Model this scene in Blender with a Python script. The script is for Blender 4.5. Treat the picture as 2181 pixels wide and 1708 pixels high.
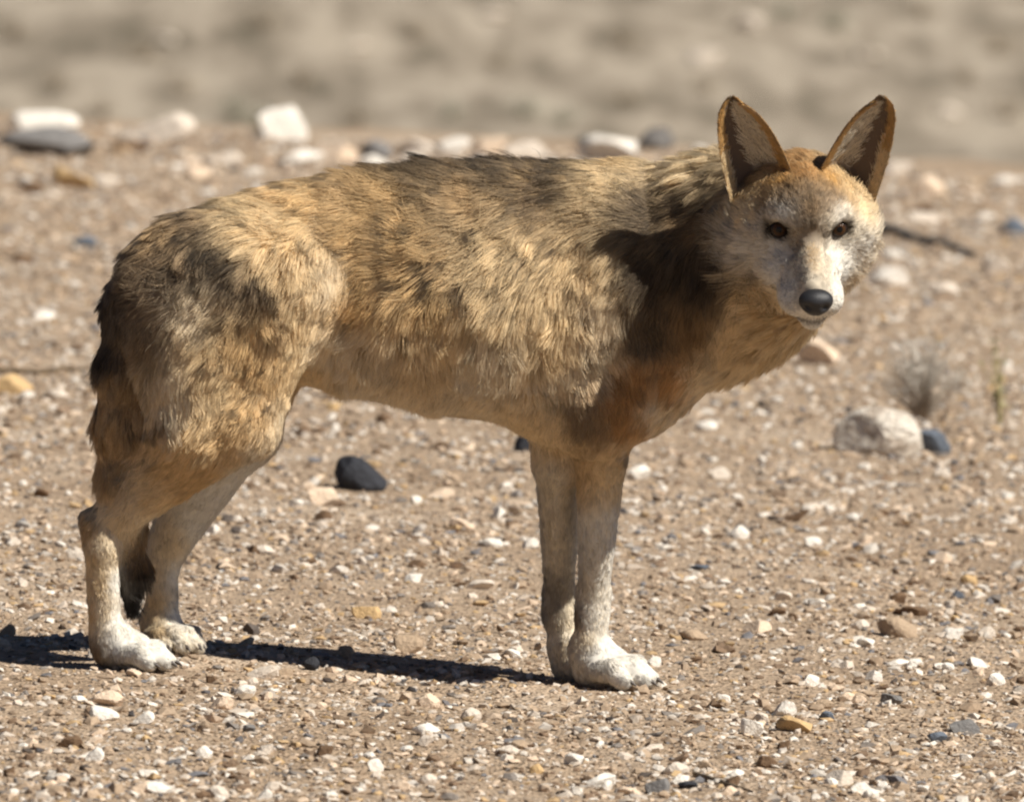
import bpy, bmesh, math, random
import numpy as np
from mathutils import Vector, Matrix, kdtree

for o in list(bpy.data.objects):
    bpy.data.objects.remove(o, do_unlink=True)
S = bpy.context.scene
C = S.collection
rng = np.random.default_rng(7)
random.seed(7)
R = math.radians

# ------------------------------------------------------------------ camera
PW, PH = 2181.0, 1708.0            # pixel frame the photo was measured in
CAM_D, CAM_H, PITCH = 22.0, 1.85, R(3.80)
LENS = 586.0
cd = bpy.data.cameras.new('camera')
cam = bpy.data.objects.new('camera', cd); C.objects.link(cam)
cam.location = (0, -CAM_D, CAM_H)
cam.rotation_euler = (R(90) - PITCH, 0, 0)
cd.lens = LENS; cd.sensor_width = 36.0
cd.clip_start = 0.5; cd.clip_end = 5000
cd.dof.use_dof = True; cd.dof.focus_distance = 22.0; cd.dof.aperture_fstop = 13.0
S.camera = cam

# ------------------------------------------------------------------ world, sun
SUN_EL, SUN_AZ = R(44), R(32)      # azimuth: from +X towards the camera side (-Y)
w = bpy.data.worlds.new('World'); S.world = w; w.use_nodes = True
nt = w.node_tree; nt.nodes.clear()
sky = nt.nodes.new('ShaderNodeTexSky'); sky.sky_type = 'NISHITA'; sky.sun_disc = False
sky.sun_elevation = SUN_EL; sky.sun_rotation = R(90) + SUN_AZ
sky.altitude = 4800; sky.air_density = 0.6; sky.dust_density = 0.3
bg = nt.nodes.new('ShaderNodeBackground'); bg.inputs['Strength'].default_value = 0.05
wo = nt.nodes.new('ShaderNodeOutputWorld')
nt.links.new(sky.outputs[0], bg.inputs[0]); nt.links.new(bg.outputs[0], wo.inputs[0])
sd = bpy.data.lights.new('sun', 'SUN'); sd.energy = 5.0; sd.angle = R(0.53); sd.color = (1.0, 0.95, 0.87)
sun = bpy.data.objects.new('sun', sd); C.objects.link(sun)
sdir = Vector((math.cos(SUN_EL) * math.cos(SUN_AZ), -math.cos(SUN_EL) * math.sin(SUN_AZ), math.sin(SUN_EL)))
sun.rotation_euler = sdir.to_track_quat('Z', 'Y').to_euler()
sun.location = sdir * 30

vs = S.view_settings
vs.view_transform = 'Standard'; vs.look = 'None'; vs.exposure = 0.45; vs.gamma = 1.0; vs.use_curve_mapping = False
S.cycles.max_bounces = 8; S.cycles.diffuse_bounces = 4; S.cycles.glossy_bounces = 4
S.cycles.transmission_bounces = 8; S.cycles.transparent_max_bounces = 8
S.cycles.filter_width = 2.3
S.cycles.use_denoising = True
S.cycles_curves.shape = 'RIBBONS'; S.cycles_curves.subdivisions = 2

# ------------------------------------------------------------------ pixel <-> place
PXS = 36.0 / LENS / PW
fw = np.array([0, math.cos(PITCH), -math.sin(PITCH)])
up = np.array([0, math.sin(PITCH), math.cos(PITCH)])
cpos = np.array([0, -CAM_D, CAM_H])
PPM = 1.0 / (PXS * CAM_D)          # measured pixels per metre at the wolf

def ray(u, v):
    d = fw + up * ((PH / 2 - v) * PXS)
    return np.array([(u - PW / 2) * PXS, d[1], d[2]])

def P(u, v, Y):
    d = ray(u, v); t = (Y + CAM_D) / d[1]
    return cpos + d * t

def project(p):
    q = p - cpos
    depth = q @ fw
    return np.stack([PW / 2 + q[:, 0] / depth / PXS, PH / 2 - (q @ up) / depth / PXS], 1)

# ------------------------------------------------------------------ noise
def hash3(i, j, k, seed=0):
    n = (i * 374761393 + j * 668265263 + k * 2147483647 + seed * 974634777).astype(np.int64) & 0xffffffff
    n = ((n ^ (n >> 13)) * 1274126177) & 0xffffffff
    n = n ^ (n >> 16)
    return (n & 0xffff) / 65535.0

def vnoise(p, scale, seed=0):
    """smooth value noise in [-1,1]; p (N,3)"""
    q = p * scale
    i = np.floor(q).astype(np.int64); f = q - i; f = f * f * (3 - 2 * f)
    out = 0
    for a in (0, 1):
        for b in (0, 1):
            for c in (0, 1):
                wgt = (f[:, 0] if a else 1 - f[:, 0]) * (f[:, 1] if b else 1 - f[:, 1]) * (f[:, 2] if c else 1 - f[:, 2])
                out = out + wgt * hash3(i[:, 0] + a, i[:, 1] + b, i[:, 2] + c, seed)
    return out * 2 - 1

def fbm(p, scale, seed=0, oct=3):
    s = 0; a = 1; tot = 0
    for k in range(oct):
        s = s + a * vnoise(p, scale * 2.03 ** k, seed + 17 * k); tot += a; a *= .5
    return s / tot

# ------------------------------------------------------------------ terrain height
BUMPS = []                          # (x, y, radius, height)
def gz(x, y):
    x = np.atleast_1d(np.asarray(x, float)); y = np.atleast_1d(np.asarray(y, float))
    p = np.stack([x, y, np.zeros_like(x)], 1)
    z = 0.006 * vnoise(p, 1.6, 3) + 0.0035 * vnoise(p, 6.0, 5) + .0022 * vnoise(p, 21.0, 9)
    z = z + np.where((y > 2), 0.025 * np.clip((y - 2) / 5, 0, 1) * vnoise(p, .55, 21), 0)
    for bx, by, br, bh in BUMPS:
        z = z + bh * np.exp(-((x - bx) ** 2 + (y - by) ** 2) / br ** 2)
    z = z - .054 * x                # the whole plain tilts down to one side
    t = np.clip(y - 14.6 - .25 * vnoise(p, 1.1, 61) - .12 * vnoise(p, 4.0, 62), 0, None)   # the bank edge: the ground falls away behind it ...
    z = z - np.where(t < 2, .055 * t * t, .22 + .22 * (t - 2)) * (t < 14) - (t >= 14) * (.22 + .22 * 12)
    s = np.clip(y - 26, 0, None)    # ... and a long slope climbs beyond
    z = z + np.where(s < 160, .075 * s + .00005 * s * s, 13.28 + .06 * (s - 160))
    z = z + np.where(y > 15, np.clip((y - 15) / 10, 0, 1) * (.10 * vnoise(p, .25, 31) + .05 * vnoise(p, .8, 33)), 0)
    z = z + np.where(y > 60, np.clip((y - 60) / 60, 0, 1) * 2.5 * vnoise(p, .02, 41), 0)
    return z

_TS = np.concatenate([np.arange(17, 40, .04), np.arange(40, 160, .4), np.arange(160, 900, 4)])
def ground_at(u, v):
    d = ray(u, v)
    q = cpos + d * _TS[:, None]
    k = int(np.argmax(q[:, 2] < gz(q[:, 0], q[:, 1])))
    lo, hi = _TS[max(k - 1, 0)], _TS[k]
    for _ in range(3):
        t = np.linspace(lo, hi, 12); q = cpos + d * t[:, None]
        b = q[:, 2] < gz(q[:, 0], q[:, 1]); b[-1] = True; k = int(np.argmax(b))
        lo, hi = t[max(k - 1, 0)], t[k]
    return cpos + d * hi

_b = P(352, 1386, .17)
_c = ground_at(1105, 1470)
BUMPS.append((_c[0], _c[1], .075, .011))
BUMPS.append((_b[0], _b[1], .12, _b[2] - gz(_b[0], _b[1])[0]))

# ------------------------------------------------------------------ helpers
def link(name, me, mat=None, parent=None):
    o = bpy.data.objects.new(name, me); C.objects.link(o)
    if mat is not None and hasattr(me, 'materials') and not len(me.materials): me.materials.append(mat)
    if parent is not None: o.parent = parent
    return o

def tag(o, label=None, cat=None, group=None, kind=None):
    if label: o['label'] = label
    if cat: o['category'] = cat
    if group: o['group'] = group
    if kind: o['kind'] = kind
    return o

def np_mesh(name, V, F, col=None, smooth=False):
    me = bpy.data.meshes.new(name)
    V = np.asarray(V, np.float32); F = np.asarray(F, np.int32); k = F.shape[1]
    me.vertices.add(len(V)); me.vertices.foreach_set('co', V.ravel())
    me.loops.add(F.size); me.loops.foreach_set('vertex_index', F.ravel())
    me.polygons.add(len(F)); me.polygons.foreach_set('loop_start', np.arange(0, F.size, k, dtype=np.int32))
    me.polygons.foreach_set('use_smooth', np.full(len(F), smooth))
    me.update(calc_edges=True)
    if col is not None: add_col(me, col)
    return me

def add_col(me, col, name='tint'):
    a = me.attributes.new(name, 'FLOAT_COLOR', 'POINT')
    c = np.ones((len(col), 4), np.float32); c[:, :3] = col
    a.data.foreach_set('color', c.ravel())

def new_mat(name):
    m = bpy.data.materials.new(name); m.use_nodes = True
    n = m.node_tree; b = n.nodes['Principled BSDF']
    return m, n, b

def N(n, t, **kw):
    x = n.nodes.new(t)
    for k, v in kw.items(): setattr(x, k, v)
    return x

def ramp(n, fac, stops):
    r = n.nodes.new('ShaderNodeValToRGB')
    while len(r.color_ramp.elements) < len(stops): r.color_ramp.elements.new(.5)
    for e, (p, c) in zip(r.color_ramp.elements, stops):
        e.position = p; e.color = (*c, 1) if len(c) == 3 else c
    n.links.new(fac, r.inputs[0]); return r

# ------------------------------------------------------------------ materials
def ground_material():
    m, n, b = new_mat('ground_soil'); L = n.links.new
    tc = N(n, 'ShaderNodeNewGeometry')
    n1 = N(n, 'ShaderNodeTexNoise'); n1.inputs['Scale'].default_value = 2.2; n1.inputs['Detail'].default_value = 8
    n2 = N(n, 'ShaderNodeTexNoise'); n2.inputs['Scale'].default_value = 55; n2.inputs['Detail'].default_value = 6
    n3 = N(n, 'ShaderNodeTexVoronoi'); n3.inputs['Scale'].default_value = 150
    n4 = N(n, 'ShaderNodeTexNoise'); n4.inputs['Scale'].default_value = 3.4; n4.inputs['Detail'].default_value = 7; n4.inputs['Roughness'].default_value = .6
    for q in (n1, n2, n3): L(tc.outputs['Position'], q.inputs['Vector'])
    vm = N(n, 'ShaderNodeVectorMath', operation='MULTIPLY'); vm.inputs[1].default_value = (1, .3, 0); L(tc.outputs['Position'], vm.inputs[0]); L(vm.outputs[0], n4.inputs['Vector'])
    r1 = ramp(n, n1.outputs['Fac'], [(.3, (.345, .252, .170)), (.55, (.430, .326, .230)), (.75, (.50, .40, .30))])
    r2 = ramp(n, n2.outputs['Fac'], [(.3, (.45, .42, .40)), (.5, (.95, .95, .95)), (.72, (1.3, 1.28, 1.25))])
    mx = N(n, 'ShaderNodeMix', data_type='RGBA', blend_type='MULTIPLY'); mx.inputs[0].default_value = .75
    L(r1.outputs[0], mx.inputs[6]); L(r2.outputs[0], mx.inputs[7])
    # far slope: greyer, with dull olive patches of dry plants
    sx = N(n, 'ShaderNodeSeparateXYZ'); L(tc.outputs['Position'], sx.inputs[0])
    mr = N(n, 'ShaderNodeMapRange'); mr.inputs[1].default_value = 14.6; mr.inputs[2].default_value = 22
    L(sx.outputs['Y'], mr.inputs[0])
    r4 = ramp(n, n4.outputs['Fac'], [(.35, (.16, .135, .098)), (.47, (.275, .23, .175)), (.58, (.40, .34, .265))])
    mx2 = N(n, 'ShaderNodeMix', data_type='RGBA'); L(mr.outputs[0], mx2.inputs[0])
    L(mx.outputs[2], mx2.inputs[6]); L(r4.outputs[0], mx2.inputs[7])
    L(mx2.outputs[2], b.inputs['Base Color'])
    b.inputs['Roughness'].default_value = .95; b.inputs['Specular IOR Level'].default_value = .15
    bp = N(n, 'ShaderNodeBump'); bp.inputs['Strength'].default_value = .9; bp.inputs['Distance'].default_value = .006
    L(n3.outputs['Distance'], bp.inputs['Height'])
    bp2 = N(n, 'ShaderNodeBump'); bp2.inputs['Strength'].default_value = .8; bp2.inputs['Distance'].default_value = .008
    L(n2.outputs['Fac'], bp2.inputs['Height']); L(bp.outputs[0], bp2.inputs['Normal'])
    L(bp2.outputs[0], b.inputs['Normal'])
    return m

def tint_material(name, rough=.85, spec=.25, nscale=60, amount=.5, bump=.3, dist=.002, attr=True, color=None):
    m, n, b = new_mat(name); L = n.links.new
    tc = N(n, 'ShaderNodeTexCoord')
    nz = N(n, 'ShaderNodeTexNoise'); nz.inputs['Scale'].default_value = nscale; nz.inputs['Detail'].default_value = 6
    L(tc.outputs['Object'], nz.inputs['Vector'])
    rr = ramp(n, nz.outputs['Fac'], [(.3, (1 - amount,) * 3), (.6, (1, 1, 1)), (.8, (1 + amount * .3,) * 3)])
    mx = N(n, 'ShaderNodeMix', data_type='RGBA', blend_type='MULTIPLY'); mx.inputs[0].default_value = 1
    if attr:
        at = N(n, 'ShaderNodeAttribute'); at.attribute_name = 'tint'; L(at.outputs['Color'], mx.inputs[6])
    else:
        mx.inputs[6].default_value = (*color, 1)
    L(rr.outputs[0], mx.inputs[7]); L(mx.outputs[2], b.inputs['Base Color'])
    b.inputs['Roughness'].default_value = rough; b.inputs['Specular IOR Level'].default_value = spec
    bp = N(n, 'ShaderNodeBump'); bp.inputs['Strength'].default_value = bump; bp.inputs['Distance'].default_value = dist
    L(nz.outputs['Fac'], bp.inputs['Height']); L(bp.outputs[0], b.inputs['Normal'])
    return m

STONE_COL = {
    'white': (.80, .74, .65), 'pale': (.66, .57, .47), 'peach': (.72, .56, .41), 'ochre': (.56, .38, .19),
    'tan': (.42, .31, .21), 'brown': (.17, .105, .06), 'grey': (.20, .19, .18), 'slate': (.13, .15, .18), 'black': (.035, .036, .042),
}
M_ground = ground_material()
M_gravel = tint_material('gravel_stone', nscale=300, amount=.3, bump=.2, dist=.001)
M_stone = {k: tint_material('stone_' + k, attr=False, color=c, nscale=4, amount=.22, bump=.3, dist=.03) for k, c in STONE_COL.items()}
def white_rock_material():
    m, n, b = new_mat('stone_weathered_white'); L = n.links.new
    tc = N(n, 'ShaderNodeTexCoord')
    nz = N(n, 'ShaderNodeTexNoise'); nz.inputs['Scale'].default_value = 1.6; nz.inputs['Detail'].default_value = 7
    nz2 = N(n, 'ShaderNodeTexNoise'); nz2.inputs['Scale'].default_value = 7; nz2.inputs['Detail'].default_value = 7
    L(tc.outputs['Object'], nz.inputs['Vector']); L(tc.outputs['Object'], nz2.inputs['Vector'])
    r1 = ramp(n, nz.outputs['Fac'], [(.31, (.26, .195, .14)), (.39, (.68, .58, .47)), (.48, (.86, .79, .68))])
    r2 = ramp(n, nz2.outputs['Fac'], [(.3, (.65, .6, .55)), (.6, (1, 1, 1))])
    mx = N(n, 'ShaderNodeMix', data_type='RGBA', blend_type='MULTIPLY'); mx.inputs[0].default_value = 1
    L(r1.outputs[0], mx.inputs[6]); L(r2.outputs[0], mx.inputs[7]); L(mx.outputs[2], b.inputs['Base Color'])
    b.inputs['Roughness'].default_value = .85
    bp = N(n, 'ShaderNodeBump'); bp.inputs['Strength'].default_value = .6; bp.inputs['Distance'].default_value = .08
    L(nz2.outputs['Fac'], bp.inputs['Height']); L(bp.outputs[0], b.inputs['Normal'])
    return m
M_white_rock = white_rock_material()
M_twig = tint_material('dry_twig', attr=True, nscale=90, amount=.4)

# ------------------------------------------------------------------ ground sheet
def build_ground():
    ys = [-26.0, -20, -14, -9, -6, -4.2, -3.2]
    y = -2.6
    while y < 15.6: ys.append(y); y += .022 + max(0, y) * .003
    while y < 26: ys.append(y); y += .12
    while y < 70: ys.append(y); y += .5
    while y < 3000: ys.append(y); y *= 1.12
    ys = np.array(ys)
    a = np.linspace(-1, 1, 151) * 1.25
    side = np.array([1.4, 1.7, 2.2, 3, 4.5, 7, 12, 20, 40, 80, 150])
    sx = np.concatenate([-side[::-1], a, side])
    X = sx[None, :] * (1 + np.clip(ys, 0, None)[:, None] / 22)
    Y = np.repeat(ys[:, None], len(sx), 1)
    Z = gz(X.ravel(), Y.ravel())
    V = np.stack([X.ravel(), Y.ravel(), Z], 1)
    ny, nx = X.shape
    i = np.arange(ny * nx).reshape(ny, nx)
    F = np.stack([i[:-1, :-1], i[:-1, 1:], i[1:, 1:], i[1:, :-1]], -1).reshape(-1, 4)
    o = link('ground', np_mesh('ground', V, F, smooth=True), M_ground)
    tag(o, 'bare tan gravel desert ground with a bank edge and a far slope', kind='structure')
    return o
ground = build_ground()

# ------------------------------------------------------------------ stones
def ico(sub):
    bm = bmesh.new(); bmesh.ops.create_icosphere(bm, subdivisions=sub, radius=1)
    V = np.array([v.co[:] for v in bm.verts]); F = np.array([[v.index for v in f.verts] for f in bm.faces]); bm.free()
    return V, F

def stone_shape(seed, sub=2, cuts=9, rough=.06, lo=.55, hi=.95):
    """angular stone of unit half size: a sphere cut by random planes, then roughened"""
    r = np.random.default_rng(seed)
    V, F = ico(sub)
    for _ in range(cuts):
        nrm = r.normal(size=3); nrm /= np.linalg.norm(nrm)
        h = r.uniform(lo, hi)
        d = V @ nrm - h
        V = V - np.outer(np.clip(d, 0, None), nrm)
    V = V * (1 + rough * fbm(V + seed, 2.0, seed, 3))[:, None]
    V = V - (V.max(0) + V.min(0)) / 2
    V = V / np.abs(V).max(0)
    return V, F

SHAPES = {}
def stone_mesh(kind, idx, sub):
    key = (kind, idx, sub)
    if key not in SHAPES:
        V, F = stone_shape(100 + idx * 7, sub, 11, .05, .42, .9)
        me = np_mesh(kind + '_stone', V, F, smooth=False); me.materials.append(M_stone[kind]); SHAPES[key] = me
    return SHAPES[key]

def place_stone(name, u, vb, wpx, hpx, kind, rot=0., tilt=0., depth=.8, idx=0, sub=2, me=None, sink=.18, y=None):
    g = ground_at(u, vb) if y is None else np.array([P(u, vb, y)[0], y, gz(P(u, vb, y)[0], y)[0]])
    sc = (g[1] + CAM_D) / CAM_D / PPM
    hw, hh = wpx * sc / 2, hpx * sc / 2
    o = link(name, me or stone_mesh(kind, idx, sub))
    o.location = (g[0], g[1] + hw * depth * .9, g[2] + hh * (1 - sink * 2) )
    o.scale = (hw, hw * depth, hh * (1 + sink))
    o.rotation_euler = (0, tilt, rot)
    return o

# the stones the photograph singles out: (name, u, v of foot, width px, height px, kind, depth, tilt, label)
wr = np_mesh('white_rock', *stone_shape(51, 4, 11, .07, .6, .95), smooth=False); wr.materials.append(M_white_rock)
o = place_stone('rock', 1872, 972, 195, 108, 'white', me=wr, depth=.75, tilt=.05, sink=.12)
tag(o, 'big white rock with a dirty brown face in front of the grey shrub', 'rock')
blk = np_mesh('black_rock', *stone_shape(83, 4, 9, .05, .60, .95), smooth=False); blk.materials.append(M_stone['black'])
o = place_stone('rock', 768, 1048, 118, 74, 'black', me=blk, depth=.9, tilt=.30, sink=.12)
tag(o, 'big black rock lying below the belly of the wolf', 'rock')
NAMED = [
    ('rock', 1982, 970, 74, 66, 'slate', .8, -.5, 'small slate blue rock leaning against the big white rock'),
    ('rock', 1119, 962, 50, 44, 'black', .9, .1, 'blocky black stone just behind the front legs of the wolf'),
    ('rock', 1738, 776, 96, 58, 'peach', .8, .35, 'peach white stone on the gravel below the muzzle of the wolf'),
    ('rock', 1893, 612, 92, 50, 'white', .8, .2, 'pale rounded stone beside the cheek of the wolf'),
    ('rock', 2122, 588, 56, 46, 'pale', .9, .0, 'lone round pale stone beyond the dark stick'),
    ('rock', 2010, 640, 66, 46, 'pale', .8, .4, 'dull pale stone between the dark stick and the shrub'),
    ('rock', 1978, 418, 66, 48, 'peach', .8, -.2, 'pinkish stone far behind the ear of the wolf'),
    ('rock', 95, 333, 215, 72, 'grey', .6, .12, 'long dark grey rock at the edge of the bank'),
    ('rock', 98, 293, 148, 62, 'white', .7, .05, 'cream white rock resting behind the long dark grey rock'),
    ('rock', 335, 300, 165, 60, 'pale', .7, -.1, 'wide flat pale rock on the edge of the bank'),
    ('rock', 603, 297, 108, 76, 'white', .9, .0, 'tall white rock on the edge of the bank above the rump'),
    ('rock', 640, 352, 105, 36, 'white', .8, -.1, 'low white stone just behind the back of the wolf'),
    ('rock', 718, 345, 90, 44, 'peach', .8, .1, 'pink stone just behind the back of the wolf'),
    ('rock', 800, 340, 72, 46, 'grey', .8, .1, 'dark grey stone just behind the back of the wolf'),
    ('rock', 885, 332, 88, 40, 'pale', .8, .1, 'pale grey stone beside the dark grey stone behind the back'),
    ('rock', 1040, 330, 82, 40, 'peach', .8, -.1, 'peach stone behind the dark mane of the wolf'),
    ('rock', 1292, 345, 130, 62, 'white', .8, .0, 'whitish stone behind the shoulders of the wolf'),
    ('rock', 1395, 318, 84, 50, 'grey', .8, .0, 'dull grey stone behind the neck of the wolf'),
    ('rock', 155, 400, 96, 38, 'ochre', .8, .3, 'ochre stone in front of the long dark grey rock'),
    ('rock', 180, 530, 52, 32, 'slate', .8, .2, 'blue grey stone alone on the gravel beside the rump'),
    ('rock', 22, 842, 98, 50, 'ochre', .8, .1, 'orange stone by the end of the thin dark stick'),
    ('rock', 662, 1428, 38, 34, 'black', .9, .2, 'small dark stone lying in the shadow of the wolf'),
    ('rock', 868, 1392, 66, 44, 'tan', .8, .15, 'tan stone at the edge of the shadow strip'),
    ('rock', 780, 1318, 66, 36, 'ochre', .8, .35, 'yellowish wedge stone between the hind and front legs'),
    ('rock', 690, 1076, 74, 42, 'peach', .8, .1, 'pinkish pale stone touching the black rock'),
    ('rock', 1478, 1364, 66, 26, 'tan', .9, .3, 'low tan stone chip to the side of the front paw'),
    ('rock', 1612, 1350, 64, 30, 'peach', .9, -.25, 'peach brown stone chip next to the low tan one'),
    ('rock', 1912, 1358, 92, 46, 'tan', .8, .3, 'largest tan stone chip on the open gravel'),
    ('rock', 1940, 1312, 78, 24, 'brown', .8, .0, 'flat dark brown stone above the largest tan chip'),
    ('rock', 2028, 1362, 52, 26, 'white', .8, .0, 'white stone beside the largest tan chip'),
    ('rock', 1690, 1560, 80, 36, 'ochre', .8, .2, 'ochre stone lying just below a white pebble'),
    ('rock', 1672, 1525, 52, 36, 'white', .9, .1, 'white pebble touching the top of an ochre stone'),
    ('rock', 1602, 1566, 50, 40, 'white', .9, .0, 'white stone beside the ochre stone in the near gravel'),
    ('rock', 1277, 1680, 76, 34, 'white', .7, -.2, 'elongated white stone below the front paw'),
    ('rock', 913, 1507, 50, 34, 'peach', .9, .0, 'bright peach stone just below the shadow strip of the wolf'),
    ('rock', 228, 1504, 74, 38, 'peach', .8, .1, 'cream stone below the hind paw'),
    ('rock', 222, 1534, 66, 30, 'white', .8, .3, 'oval white stone under the cream one below the hind paw'),
    ('rock', 1400, 1690, 54, 40, 'grey', .9, .2, 'rough dark grey stone at the foot of the gravel'),
    ('rock', 2055, 1562, 66, 32, 'grey', .8, -.1, 'dark grey stone on the open near gravel'),
    ('rock', 908, 1566, 62, 30, 'white', .8, .2, 'white oval stone beside a brown one in the near gravel'),
    ('rock', 1788, 1672, 60, 36, 'pale', .8, .0, 'wide pale stone alone in the near gravel'),
]
for i, (nm, u, vb, wp, hp, kd, dp, tl, lab) in enumerate(NAMED):
    o = place_stone(nm, u, vb, wp, hp, kd, depth=dp, tilt=tl, idx=i % 14, sub=3, rot=0)
    tag(o, lab, 'stone')

# more loose stones seen in the photograph, look-alikes by kind
SEEN = [(145, 1592, 60, 26, 'brown'), (690, 1612, 40, 28, 'brown'), (1222, 1630, 50, 30, 'white'), (1630, 1636, 50, 30, 'brown'),
        (985, 1128, 56, 24, 'peach'), (1357, 1022, 62, 36, 'white'), (1575, 1146, 46, 30, 'white'), (1290, 1282, 40, 24, 'white'),
        (560, 1444, 74, 26, 'pale'), (305, 1540, 50, 26, 'white'), (800, 1642, 34, 30, 'white'), (520, 1480, 52, 24, 'white'),
        (1062, 1105, 30, 30, 'white'), (1045, 1165, 50, 20, 'white'), (1090, 1400, 44, 20, 'white'), (880, 1240, 40, 20, 'white'),
        (1020, 1255, 60, 22, 'pale'), (1130, 1168, 40, 26, 'white'), (1900, 1500, 50, 26, 'grey'), (1995, 1580, 46, 26, 'slate'),
        (1440, 1650, 60, 30, 'pale'), (1080, 1610, 60, 26, 'pale'), (335, 1690, 60, 26, 'white'), (200, 1620, 44, 30, 'white'),
        (2080, 1420, 46, 20, 'white'), (1910, 1420, 60, 18, 'white'), (1860, 1450, 40, 26, 'white'), (2120, 1460, 40, 30, 'white'),
        (1760, 1535, 36, 24, 'slate'), (1560, 1675, 40, 22, 'brown'), (1500, 1640, 30, 24, 'tan'), (2095, 470, 52, 18, 'white'),
        (1910, 560, 80, 26, 'white'), (1960, 460, 60, 26, 'brown'), (2160, 500, 60, 40, 'slate'), (60, 415, 60, 30, 'brown'),
        (420, 380, 70, 26, 'peach'), (470, 345, 90, 22, 'pale'), (90, 680, 50, 18, 'white'), (120, 850, 60, 24, 'pale'),
        (40, 560, 60, 20, 'brown'), (1500, 920, 50, 24, 'white'), (1650, 860, 40, 16, 'white'), (1690, 1110, 80, 16, 'brown'),
        (1490, 1215, 50, 14, 'slate'), (2040, 1275, 30, 20, 'slate'), (1740, 1290, 40, 18, 'white'), (1830, 1300, 40, 18, 'white'),
        (820, 900, 40, 22, 'brown'), (880, 896, 50, 22, 'white'), (690, 1110, 36, 26, 'brown'), (640, 930, 44, 24, 'brown'),
        (940, 1060, 60, 20, 'peach'), (560, 1180, 60, 22, 'pale'), (540, 1180, 30, 22, 'brown'), (460, 1700, 50, 30, 'pale')]
WORD = {'white': 'white', 'pale': 'pale beige', 'peach': 'peach coloured', 'ochre': 'ochre', 'tan': 'tan', 'brown': 'dark brown', 'grey': 'grey', 'slate': 'blue grey', 'black': 'black'}
def pebble(u, v, wp, hp, kd, i, sub):
    o = place_stone('pebble', u, v, wp, hp, kd, depth=random.uniform(.6, 1.1), tilt=random.uniform(-.35, .35), rot=random.uniform(-.5, .5), idx=i % 14, sub=sub, sink=.2)
    tag(o, 'small %s pebble lying loose on the gravel' % WORD[kd], 'pebble', 'loose %s pebbles on the gravel' % WORD[kd])
for i, a in enumerate(SEEN): pebble(*a, i, 2)
KINDS = ['white', 'pale', 'peach', 'ochre', 'tan', 'brown', 'grey', 'slate', 'black']
KP = np.array([.32, .26, .14, .04, .14, .08, .01, .01, .005])
for i in range(225):
    v = 1700 - 1000 * random.random() ** 1.5
    u = random.uniform(-20, 2200)
    wp = random.uniform(20, 42) * (0.75 + .5 * random.random())
    pebble(u, v, wp, wp * random.uniform(.4, .75), str(rng.choice(KINDS, p=KP / KP.sum())), i + 3, 2)

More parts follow.
